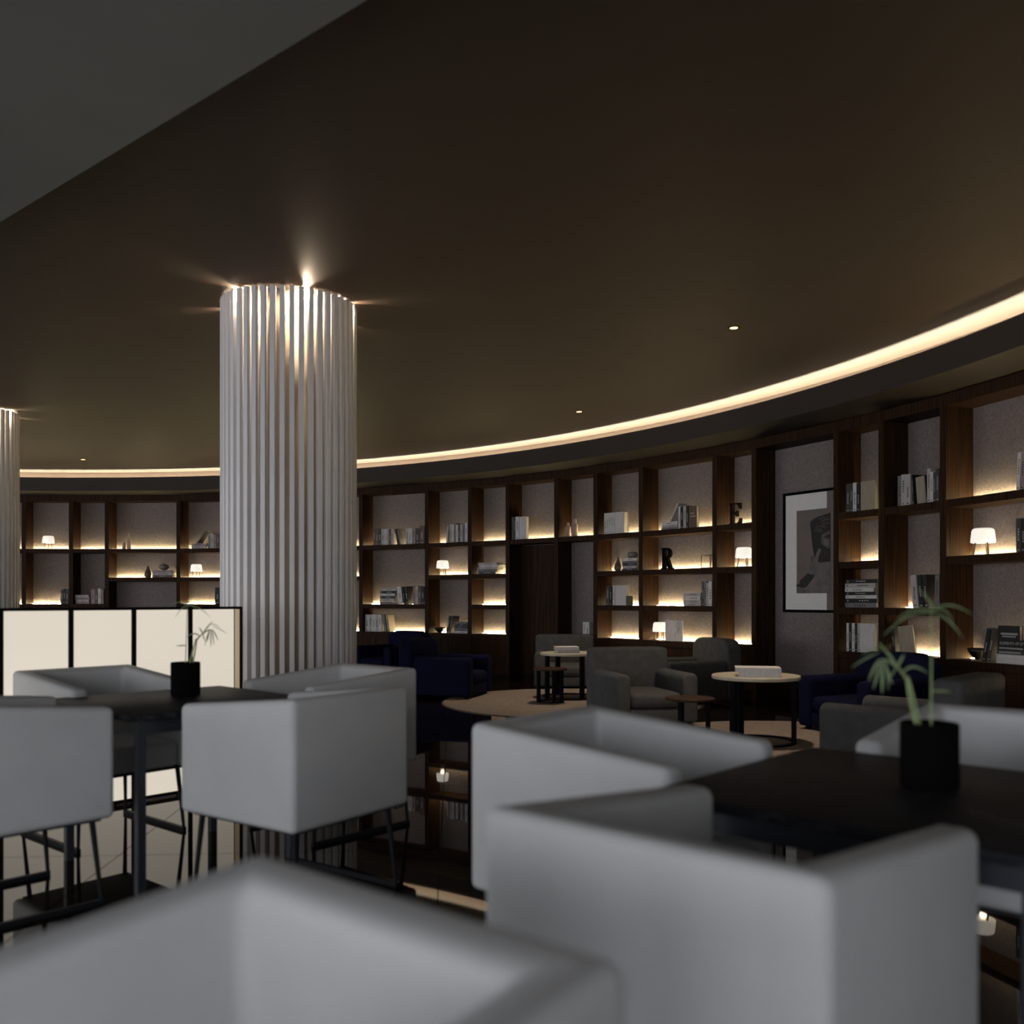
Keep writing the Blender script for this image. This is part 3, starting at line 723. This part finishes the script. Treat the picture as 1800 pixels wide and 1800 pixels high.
for axis in range(3):
    for a_ in (0, s_-bt):
        for b_ in (0, s_-bt):
            lo = [0, 0, 0]; hi = [0, 0, 0]
            o1, o2 = [q for q in range(3) if q != axis]
            lo[axis], hi[axis] = (bt+0.0002, s_-bt-0.0002) if axis != 2 else (0, s_)
            lo[o1], hi[o1] = a_, a_+bt; lo[o2], hi[o2] = b_, b_+bt
            MB().box(lo[0], hi[0], lo[1], hi[1], lo[2], hi[2]).build('bar', M['brass'], root)

# framed picture in the niche
rp = RB-0.055
o, t, n = frame(1376, rp)
D_ = o.y
zt = CAMZ+(HZ-868)*D_/FPX; zb = CAMZ+(HZ-1076)*D_/FPX
root = empty('framed_picture'); root.matrix_world = mtx(o, t, n, 0)
tag(root, 'black framed black-and-white photograph of a head and hand on plaster wall', 'picture')
PWID = 0.90; fw = 0.032
for nm_, bx in (('frame_side', (0, fw, zb, zt)), ('frame_side', (PWID-fw, PWID, zb, zt)), ('frame_rail', (fw, PWID-fw, zt-fw, zt)), ('frame_rail', (fw, PWID-fw, zb, zb+fw))):
    MB().box(bx[0], bx[1], 0.0, 0.04, bx[2], bx[3]).build(nm_, M['frame'], root)
MB().box(fw, PWID-fw, 0.014, 0.038, zb+fw, zt-fw).build('mat', M['white'], root)
# print area
pw0, pw1 = 0.205, 0.70; pz0 = zb+0.225; pz1 = zt-0.225; pwd, phh = pw1-pw0, pz1-pz0
prn = MB().box(pw0, pw1, 0.010, 0.0139, pz0, pz1).build('print', M['print'], root)
def flat(pts, mt, y):
    mb = MB(); k = len(pts)
    vs = [(pw0+x*pwd, y, pz0+z*phh) for x, z in pts]+[(pw0+x*pwd, y+0.0009, pz0+z*phh) for x, z in pts]
    mb.add(vs, [tuple(range(k)), tuple(range(k, 2*k))[::-1]]+[(i, (i+1) % k, k+(i+1) % k, k+i) for i in range(k)])
    return mb.build('image_shape', M[mt], prn)
def FP(*pp): return [((X-131)/621.0 if X < 750 else 0.999, max(0.001, (1655-Y)/1490.0)) for X, Y in pp]
flat(FP((752, 1170), (650, 1220), (520, 1340), (400, 1450), (330, 1530), (300, 1600), (300, 1655), (752, 1655)), 'print_light', 0.0092)
flat(FP((131, 1530), (200, 1560), (300, 1590), (310, 1655), (131, 1655)), 'print_mid', 0.0092)
flat(FP((380, 400), (420, 355), (470, 325), (540, 300), (600, 290), (680, 272), (752, 255), (752, 1115), (640, 1125), (545, 1110), (500, 1060), (470, 1040), (455, 960), (430, 830), (412, 680), (400, 540)), 'print_dark', 0.0085)
flat(FP((590, 640), (640, 600), (700, 575), (752, 560), (752, 625), (690, 640), (640, 665), (690, 695), (752, 700), (752, 880), (700, 870), (640, 830), (590, 780)), 'print_mid', 0.0078)
flat(FP((640, 700), (700, 725), (730, 800), (700, 840), (640, 780)), 'print_light', 0.0072)
for k_, (xa, ya, xb, yb) in enumerate([(575, 400, 740, 360), (600, 455, 745, 430), (500, 480, 690, 500), (480, 520, 620, 560), (455, 560, 590, 585), (560, 350, 690, 330)]):
    flat(FP((xa, ya), ((xa+xb)/2, (ya+yb)/2-22), (xb, yb), (xb, yb+13), ((xa+xb)/2, (ya+yb)/2-6), (xa, ya+13)), 'print_mid', 0.0076)
flat(FP((540, 868), (575, 865), (582, 900), (550, 990), (530, 1080), (520, 1120), (560, 1120), (640, 1110), (752, 1105), (752, 1150), (650, 1200), (560, 1270), (480, 1310), (400, 1320), (350, 1300), (345, 1250), (380, 1150), (395, 1090), (440, 1060), (470, 1060), (490, 980)), 'print_light', 0.0068)
flat(FP((390, 1010), (440, 990), (455, 1040), (430, 1100), (395, 1080)), 'print_mid', 0.0062)
flat(FP((300, 1340), (345, 1300), (420, 1325), (470, 1315), (455, 1370), (380, 1460), (330, 1530), (270, 1565), (190, 1540), (131, 1530), (131, 1495), (190, 1480), (200, 1420)), 'print_dark', 0.0058)

# ------------------------------------------------------------------ downlights
def downlight(x, y, label, tx=0, ty=0, power=K_SPOT, size=1.35):
    root = empty('ceiling_downlight', (x, y, ZC)); tag(root, label, 'downlight', 'recessed downlights in the dark ceiling')
    mb = MB(); mb.lathe([(0.034, -0.004), (0.050, -0.004), (0.050, -0.0005), (0.034, -0.0005)], 24, closed=True); mb.build('trim_ring', M['blackmetal'], root)
    mb = MB(); mb.lathe([(0, -0.0025), (0.033, -0.0025), (0.033, -0.0008), (0, -0.0008)], 20); mb.build('lens', M['spotled'], root)
    lo = addlight('downlight_beam', 'SPOT', root, (0, 0, -0.012), power, (1.0, 0.82, 0.62), spot_size=size, spot_blend=0.6, shadow_soft_size=0.03)
def ceilpos(px, py):
    D = FPX*(ZC-CAMZ)/(HZ-py); return ((px-900)/FPX*D, D)
for px_, py_, lb in ((1290, 576, 'glowing downlight in the ceiling nearest the picture niche'), (1018, 723.5, 'glowing downlight in the ceiling above the door area'), (146, 807.5, 'tiny glowing downlight in the ceiling at far left')):
    downlight(*ceilpos(px_, py_), lb)

# ------------------------------------------------------------------ fluted columns
def column(x, y, label, a0):
    root = empty('column', (x, y, 0)); tag(root, label, 'column', 'slatted round columns')
    mb = MB(); mb.lathe([(0.405, 0.0), (0.405, ZC-0.002)], 48); mb.build('core', M['core'], root, smooth=True)
    N = 46; sm = MB(); sm.box(0.474, 0.520, -0.0172, 0.0172, 0.016, ZC-0.010); sme = sm.mesh('slat'); sme.materials.append(M['slat'])
    for i in range(N): meshobj('slat', sme, None, root, (0, 0, 0), 2*math.pi*(i+0.5)/N)
    mb = MB(); mb.lathe([(0.406, 0.0005), (0.520, 0.0005), (0.520, 0.0155), (0.406, 0.0155)], 64, closed=True); mb.build('base_ring', M['metal'], root)
    lm = MB(); lm.lathe([(0, -0.004), (0.012, -0.004), (0.014, 0.003), (0, 0.004)], 12); lme = lm.mesh('spot_lamp'); lme.materials.append(M['spotled'])
    for q in range(6):
        a = round((a0+q*math.pi/3)/(2*math.pi/N))*2*math.pi/N
        meshobj('spot_lamp', lme, None, root, (0.452*math.cos(a), 0.452*math.sin(a), ZC-0.007))
        addlight('column_spot', 'POINT', root, (0.452*math.cos(a), 0.452*math.sin(a), ZC-0.035), K_COL, (1.0, 0.80, 0.55), shadow_soft_size=0.014)
    return root
cxp, cyp = -1.745, 7.14
view = math.atan2(-cyp, -cxp)
column(cxp, cyp, 'big pale slatted column in the middle left', view+math.radians(12))
column(-6.62, 11.15, 'smaller-looking slatted column at the left edge', math.atan2(-11.15, 6.62)+math.radians(50))

# ------------------------------------------------------------------ lit divider screen
root = empty('lit_screen', (-2.29, 5.30, 0), math.atan2(U.y, U.x)); tag(root, 'low black-framed screen of glowing cream panels', 'screen')
ss = [-2.06, -1.70, -1.345, -0.99, -0.633, -0.2725, 0.085, 0.4387]
zt, zb = 1.152, 0.0
for s in ss: MB().box(s-0.011, s+0.011, -0.02, 0.02, zb, zt-0.0165).build('post', M['frame'], root)
MB().box(0.776, 0.792, -0.02, 0.02, zb, zt-0.0165).build('post', M['frame'], root)
MB().box(0.737, 0.741, -0.012, 0.012, zb+0.03, zt-0.0165).build('post', M['frame'], root)
MB().box(ss[0]-0.011, 0.792, -0.02, 0.02, zt-0.016, zt).build('top_rail', M['frame'], root)
for s0, s1 in zip(ss, ss[1:]+[0.7515]):
    MB().box(s0+0.0115, s1-0.0145, -0.008, 0.008, 0.030, zt-0.017).build('panel', M['panel'], root)
    MB().box(s0+0.0115, s1-0.0115, -0.016, 0.016, 0.012, 0.029).build('bottom_rail', M['frame'], root)
MB().box(0.7415, 0.7755, -0.012, -0.002, 0.012, zt-0.017).build('end_strip', M['panelend'], root)

# ------------------------------------------------------------------ dining chairs
CWID, CLEN, CZB, CZT, CZA, ARM = 0.635, 0.675, 0.340, 0.835, 0.775, 0.085
def make_chair():
    root = empty('dining_chair')
    w_, l_ = CWID/2, CLEN/2
    out = [(-w_, l_), (-w_, -l_), (w_, -l_), (w_, l_), (w_-ARM, l_), (w_-ARM, -l_+ARM), (-w_+ARM, -l_+ARM), (-w_+ARM, l_)]
    zt = lambda y: CZT-(CZT-CZA)*(y+l_)/CLEN
    n = len(out)
    vs = [(x, y, CZB) for x, y in out]+[(x, y, zt(y)) for x, y in out]
    fs = [tuple(range(n))[::-1], tuple(range(n, 2*n))]+[(i, (i+1) % n, n+(i+1) % n, n+i) for i in range(n)]
    meshobj('shell', softmesh('shell', vs, fs, 0.026, 5), M['chair'], root)
    g = 0.003
    vs, fs = extr([(-w_+ARM+g, -l_+ARM+g), (w_-ARM-g, -l_+ARM+g), (w_-ARM-g, l_-0.004), (-w_+ARM+g, l_-0.004)], 'z', CZB+0.004, 0.475)
    meshobj('seat', softmesh('seat', vs, fs, 0.028, 4), M['chair'], root)
    MB().box(-w_+0.04, w_-0.04, -l_+0.04, l_-0.04, CZB-0.012, CZB+0.002).build('base_plate', M['seatdark'], root)
    for sx in (-1, 1):
        for sy in (-1, 1):
            mb = MB(); mb.tube([(sx*(w_-0.065), sy*(l_-0.065), CZB-0.006), (sx*(w_-0.045), sy*(l_-0.035), 0.011)], [0.0125, 0.008], 8)
            mb.build('leg', M['legmetal'], root)
        MB().box(sx*(w_-0.045)-0.010, sx*(w_-0.045)+0.010, -(l_-0.028), l_-0.028, 0.0005, 0.020).build('runner', M['legmetal'], root)
    return root
proto = make_chair()
def face(f): return math.atan2(f[1], f[0])-math.pi/2
tchairs = [
 ((-2.02, 3.545), (0.679, 0.734), 'pale tub dining chair at the left frame edge, side on'),
 ((-0.888, 3.750), (-0.819, 0.573), 'pale tub dining chair showing its back before the big column'),
 ((-2.105, 4.695), (0.77, -0.638), 'pale tub dining chair against the glowing screen, facing the camera'),
 ((-0.962, 4.815), (-0.67, -0.743), 'pale tub dining chair between small table and blue armchair'),
 ((0.334, 2.725), (0.769, -0.639), 'pale tub dining chair on the left side of the near table'),
 ((0.406, 1.648), (0.675, 0.738), 'large-looking pale dining chair with its back to the camera at right'),
 ((1.492, 2.790), (-0.665, -0.747), 'pale tub dining chair behind the near plant pot at the right edge'),
 ((-0.337, 0.870), (-0.64, -0.768), 'blurred pale dining chair nearest the camera at the bottom'),
]
for i, (c, f, lb) in enumerate(tchairs):
    o = proto if i == 0 else copytree(proto)
    o.location = (c[0], c[1], 0); o.rotation_euler = (0, 0, face(f))
    tag(o, lb, 'chair', 'pale upholstered dining chairs')

# ------------------------------------------------------------------ dining tables
def dining_table(far, side, label):
    c = Vector(far)-U*side/2-V*side/2
    root = empty('dining_table', (c.x, c.y, 0), math.atan2(U.y, U.x)); tag(root, label, 'table', 'square black dining tables')
    h = side/2
    vs, fs = extr([(-h, -h), (h, -h), (h, h), (-h, h)], 'z', 0.716, 0.74)
    meshobj('tabletop', softmesh('tabletop', vs, fs, 0.004, 2), M['marble'], root)
    i_ = h-0.075; t_ = 0.034
    for sx in (-1, 1):
        xa, xb = sorted((sx*i_, sx*(i_-t_)))
        MB().box(xa, xb, -i_+t_, i_-t_, 0.650, 0.7155).build('apron', M['metal'], root)
        ya, yb = xa, xb
        MB().box(-i_+t_, i_-t_, ya, yb, 0.650, 0.7155).build('apron', M['metal'], root)
        for sy in (-1, 1):
            yc, yd = sorted((sy*i_, sy*(i_-t_)))
            MB().box(xa, xb, yc, yd, 0.0, 0.7155).build('leg', M['metal'], root)
    return root
dining_table((-1.555, 4.84), 0.90, 'small black dining table with plant at left')
dining_table((0.931, 2.842), 0.90, 'near black marble dining table with plant at right')

# ------------------------------------------------------------------ potted plants
def leafstrip(mb, pts, wid, mi=0, side=None):
    """leaf with a fold and some thickness along a path"""
    pts = [Vector(p) for p in pts]; o = len(mb.v); k = len(pts)
    for i, p in enumerate(pts):
        d = (pts[min(i+1, k-1)]-pts[max(i-1, 0)]).normalized()
        a = d.cross(side or Vector((0.3, 1, 0.2))).normalized(); nn = a.cross(d).normalized()
        u = i/(k-1); wv = wid*max(0.12, math.sin(math.pi*min(0.97, 0.12+0.86*u))**0.7)
        for q in (a*wv, nn*wv*0.35+nn*0.0006, -a*wv, -nn*0.0006): mb.v.append(tuple(p+q))
    for i in range(k-1):
        for q in range(4):
            mb.f.append((o+i*4+q, o+i*4+(q+1) % 4, o+(i+1)*4+(q+1) % 4, o+(i+1)*4+q)); mb.m.append(mi)
    mb.f.append((o, o+1, o+2, o+3)); mb.m.append(mi); mb.f.append((o+4*k-4, o+4*k-3, o+4*k-2, o+4*k-1)); mb.m.append(mi)
def bez(p0, p1, p2, n=8):
    return [tuple((1-t)**2*p0[i]+2*t*(1-t)*p1[i]+t*t*p2[i] for i in range(3)) for t in [q/n for q in range(n+1)]]
def plant(loc, rz, label, gname):
    root = empty('potted_plant', loc, rz); tag(root, label, 'plant', 'black potted plants on the dining tables')
    mb = MB(); mb.lathe([(0.066, 0.0), (0.068, 0.004), (0.068, 0.152), (0.066, 0.156), (0.060, 0.156), (0.058, 0.135), (0.0, 0.134)], 36); mb.build('pot', M['pot'], root, smooth=False)
    mb = MB(); mb.lathe([(0.0, 0.1345), (0.056, 0.1345), (0.05, 0.141), (0.0, 0.144)], 20); mb.build('soil', M['soil'], root)
    def P(px_, py_, dy=0.0): return ((px_-1634)/714.0, dy, 0.156-(py_-1268)/714.0)
    stems = [bez(P(1613, 1280), P(1600, 1225, 0.01), P(1598, 1190, 0.012)), bez(P(1598, 1192, 0.012), P(1588, 1178, 0.01), P(1577, 1170, 0.0)),
             bez(P(1622, 1280, 0.01), P(1612, 1230, 0.012), P(1600, 1188, 0.012)), bez(P(1634, 1280, -0.01), P(1631, 1180, -0.02), P(1628, 1068, -0.03), 12)]
    for s in stems:
        mb = MB(); mb.tube(s, [(0.0026 if s is stems[3] else 0.0042)-0.0012*i/(len(s)-1) for i in range(len(s))], 8); mb.build('stem', M['stem'], root, smooth=True)
    lv = [  # start, control, end, width
     (P(1577, 1170), P(1566, 1150), P(1545, 1128), .0065), (P(1577, 1172), P(1583, 1160), P(1590, 1148), .006),
     (P(1577, 1172), P(1562, 1155), P(1545, 1158), .006), (P(1546, 1158), P(1536, 1172), P(1527, 1196), .0068), (P(1548, 1158), P(1543, 1185), P(1541, 1212, 0.02), .0062),
     (P(1551, 1158), P(1552, 1185), P(1551, 1218), .007), (P(1555, 1159), P(1561, 1180), P(1563, 1200, -0.02), .0066), (P(1556, 1159), P(1567, 1185, .02), P(1571, 1214, .03), .0055),
     (P(1588, 1180), P(1604, 1160), P(1632, 1182), .0062), (P(1575, 1172), P(1580, 1178, 0.02), P(1569, 1198, .03), .005),
     (P(1632, 1212, -.02), P(1645, 1210, -.02), P(1666, 1213, -.02), .0055),
     (P(1545, 1145), P(1520, 1155), P(1497, 1172), .005), (P(1555, 1140), P(1540, 1134), P(1520, 1150, .02), .0045),
     (P(1630, 1075, -.03), P(1590, 1068, -.02), P(1553, 1116, 0), .0055), (P(1629, 1070, -.03), P(1625, 1050, -.03), P(1610, 1035, -.02), .005),
     (P(1630, 1070, -.03), P(1655, 1050, -.04), P(1692, 1078, -.05), .0055), (P(1630, 1075, -.03), P(1652, 1080, -.05), P(1668, 1118, -.07), .005),
     (P(1629, 1072, -.03), P(1640, 1060, -.07), P(1634, 1090, -.12), .0055), (P(1629, 1072, -.03), P(1615, 1060, .03), P(1600, 1090, .08), .0055)]
    for i_, (a_, b_, c_, wd) in enumerate(lv):
        mb = MB(); leafstrip(mb, bez(a_, b_, c_, 8), wd*(0.34 if i_ >= 11 else (0.42 if 3 <= i_ <= 7 else 0.52))); mb.build('leaf', M['leaf'], root, smooth=True)
    return root
plant((1.027, 2.24, 0.7402), 0.0, 'leafy plant in a black pot on the near table', None)
plant((-1.571, 4.38, 0.7402), math.radians(200), 'wispy plant in a black pot before the glowing screen', None)

# ------------------------------------------------------------------ lounge: rugs, armchairs, coffee tables
def rug(x, y, r_, label):
    mb = MB(); prof = [(0, 0.0006), (r_-0.01, 0.0006), (r_, 0.004), (r_-0.003, 0.011), (r_-0.02, 0.0125), (0, 0.0125)]
    mb.lathe(prof, 96)
    root = empty('rug', (x, y, 0)); tag(root, label, 'rug', 'round tan rugs')
    mb.build('pile', M['rug'], root)
    fr = MB()
    for i in range(240):
        a = 2*math.pi*i/240; c, s = math.cos(a), math.sin(a)
        fr.tube([((r_-0.004)*c, (r_-0.004)*s, 0.004), ((r_+0.018)*c, (r_+0.018)*s, 0.0016)], 0.0014, 4)
    tag(fr.build('fringe', M['rug'], root), kind='stuff')
rug(0.70, 10.6, 1.50, 'round tan rug under the farther lounge group')
rug(2.38, 7.35, 1.55, 'round tan rug under the nearer lounge group at right')
RZ = 0.0128
def make_armchair(bm_, seatm, zb=0.70, za=0.49, arch=0.16, W=0.82, L=0.92):
    root = empty('armchair')
    w_, l_ = W/2, L/2; at = 0.15; bt = 0.19; b0 = 0.03
    # back: rounded top corners
    prof = [(-w_, b0), (w_, b0)]+arcpts(w_-arch, zb-arch*0.62, arch, arch*0.62, 0, 90, 8)+arcpts(-w_+arch, zb-arch*0.62, arch, arch*0.62, 90, 180, 8)
    vs, fs = extr(prof, 'y', -l_, -l_+bt)
    meshobj('backrest', softmesh('backrest', vs, fs, 0.035, 4, 0.7), M[bm_], root)
    for sx in (-1, 1):
        xa, xb = sorted((sx*w_, sx*(w_-at)))
        ra = 0.062
        prof = [(xa, b0), (xb, b0)]+arcpts(xb-ra, za-ra, ra, ra, 0, 90, 6)+arcpts(xa+ra, za-ra, ra, ra, 90, 180, 6)
        vs, fs = extr(prof, 'y', -l_+bt+0.002, l_)
        meshobj('armrest', softmesh('armrest', vs, fs, 0.03, 4, 0.7), M[bm_], root)
    vs, fs = extr([(-w_+at+0.003, -l_+bt+0.003), (w_-at-0.003, -l_+bt+0.003), (w_-at-0.003, l_-0.012), (-w_+at+0.003, l_-0.012)], 'z', b0, 0.165)
    meshobj('seat_base', softmesh('seat_base', vs, fs, 0.02, 3), M[bm_], root)
    vs, fs = extr([(-w_+at+0.004, -l_+bt+0.004), (w_-at-0.004, -l_+bt+0.004), (w_-at-0.004, l_+0.005), (-w_+at+0.004, l_+0.005)], 'z', 0.168, 0.31)
    meshobj('seat_cushion', softmesh('seat_cushion', vs, fs, 0.055, 5), M[seatm], root)
    for sx in (-1, 1):
        for sy in (-1, 1):
            MB().box(sx*(w_-0.07)-0.02, sx*(w_-0.07)+0.02, sy*(l_-0.07)-0.02, sy*(l_-0.07)+0.02, 0.0, b0+0.004).build('foot', M['blackmetal'], root)
    return root
pblue = make_armchair('bluef', 'bluef', arch=0.22); pgrey = make_armchair('greyf', 'greyf', arch=0.07); pdark = make_armchair('darkf', 'darkf', zb=0.73, arch=0.20)
used = set()
def armchair(p, center, f, z, label, group):
    o = p if p.name not in used else copytree(p)
    used.add(p.name); o.location = (center[0], center[1], z); o.rotation_euler = (0, 0, face(f)); tag(o, label, 'armchair', group)
    return o
def ctr(corner, f, side, end, W=0.82, L=0.92):
    """centre from a plan corner; side +1 = its right-hand side, end +1 = front"""
    f = Vector(f).normalized(); r_ = Vector((f.y, -f.x))
    c = Vector(corner)-f*(L/2*end)-r_*(W/2*side); return (c.x, c.y)
f1 = (0.951, -0.308)
armchair(pblue, ctr((-0.505, 10.73), f1, 1, 1), f1, RZ, 'navy blue armchair side on, left of the farther rug', 'navy armchairs')
f2 = (-0.62, -0.78)
armchair(pblue, (-1.83, 14.0), f2, 0, 'navy blue armchair standing behind the other, against the bookcase', 'navy armchairs')
f3 = (-0.89, -0.457)
armchair(pblue, ctr((2.626, 8.37), f3, 1, 1), f3, RZ, 'navy blue armchair behind the near plant at right', 'navy armchairs')
f4 = (0.22, -0.975)
armchair(pgrey, ctr((0.955, 8.38), f4, 1, 1), f4, RZ, 'grey armchair facing the camera beside the small brown table', 'grey armchairs')
f5 = (-0.05, -1)
armchair(pgrey, ctr((0.295, 12.15), f5, 1, 1), f5, 0.0, 'grey armchair half hidden behind the farther cream table', 'grey armchairs')
f6 = (-0.71, 0.70)
armchair(pgrey, ctr((2.05, 6.10), f6, -1, 1), f6, RZ, 'dark grey armchair half hidden by the near plant pot', 'grey armchairs')
f7 = (-0.95, -0.31)
armchair(pdark, ctr((2.62, 10.35), f7, -1, -1), f7, RZ, 'dark rounded armchair standing behind the nearer cream table', 'grey armchairs')

def round_table(x, y, z, r_, h, topm, nleg, label, a0, legw=0.05, th=0.03):
    root = empty('round_table', (x, y, z), a0); tag(root, label, 'table', 'round lounge tables')
    mb = MB(); mb.lathe([(0, h-th), (r_-0.006, h-th), (r_, h-th+0.006), (r_, h-0.005), (r_-0.005, h), (0, h)], 64); mb.build('tabletop', M[topm], root)
    mb = MB(); mb.lathe([(r_-0.07, 0.0), (r_-0.035, 0.0), (r_-0.035, 0.014), (r_-0.07, 0.014)], 56, closed=True); mb.build('base_ring', M['blackmetal'], root)
    for q in range(nleg):
        a = 2*math.pi*q/nleg; m4 = Matrix.Rotation(a, 4, 'Z')
        MB().box(r_-0.075, r_-0.037, -legw/2, legw/2, 0.0142, h-th-0.0005, 0, m4).build('leg', M['blackmetal'], root)
    return root
round_table(2.03, 7.58, RZ, 0.36, 0.555, 'cream', 3, 'cream marble round table in front of the dark armchair', math.radians(-20))
round_table(1.45, 7.42, RZ, 0.20, 0.385, 'browntop', 3, 'small brown round table before the grey armchair', math.radians(-10), 0.035, 0.022)
round_table(0.70, 11.05, RZ, 0.36, 0.540, 'cream', 4, 'cream marble round table on the farther rug', math.radians(25))
round_table(0.44, 10.5, RZ, 0.195, 0.39, 'browntop', 4, 'small dark round table beside the farther cream table', math.radians(15), 0.035, 0.022)
# books lying on the cream tables
def tbook(x, y, z, L, Wd, th, rz, c, label):
    root = empty('book', (x, y, z), rz); tag(root, label, 'book', 'white books on the lounge tables')
    mb = MB(); mb.box(-L/2, L/2, -Wd/2, Wd/2, 0, 0.004); mb.box(-L/2, L/2, -Wd/2, Wd/2, th-0.004, th); mb.box(-L/2, L/2, -Wd/2, -Wd/2+0.004, 0.004, th-0.004); mb.build('cover', M[c], root)
    MB().box(-L/2+0.005, L/2-0.005, -Wd/2+0.0045, Wd/2-0.005, 0.0045, th-0.0045).build('page_block', M['pages'], root)
tbook(2.03, 7.48, RZ+0.5555, 0.33, 0.24, 0.036, math.radians(-14), 'bk_w', 'lower white book of the pair on the nearer cream table')
tbook(2.02, 7.49, RZ+0.592, 0.36, 0.26, 0.036, math.radians(-12), 'bk_w', 'upper white book of the pair on the nearer cream table')
tbook(0.66, 10.95, RZ+0.5405, 0.27, 0.20, 0.040, math.radians(10), 'bk_p', 'lower book of the pair on the farther cream table')
tbook(0.65, 10.95, RZ+0.581, 0.28, 0.21, 0.036, math.radians(6), 'bk_w', 'upper white book of the pair on the farther cream table')
bpy.context.view_layer.update()
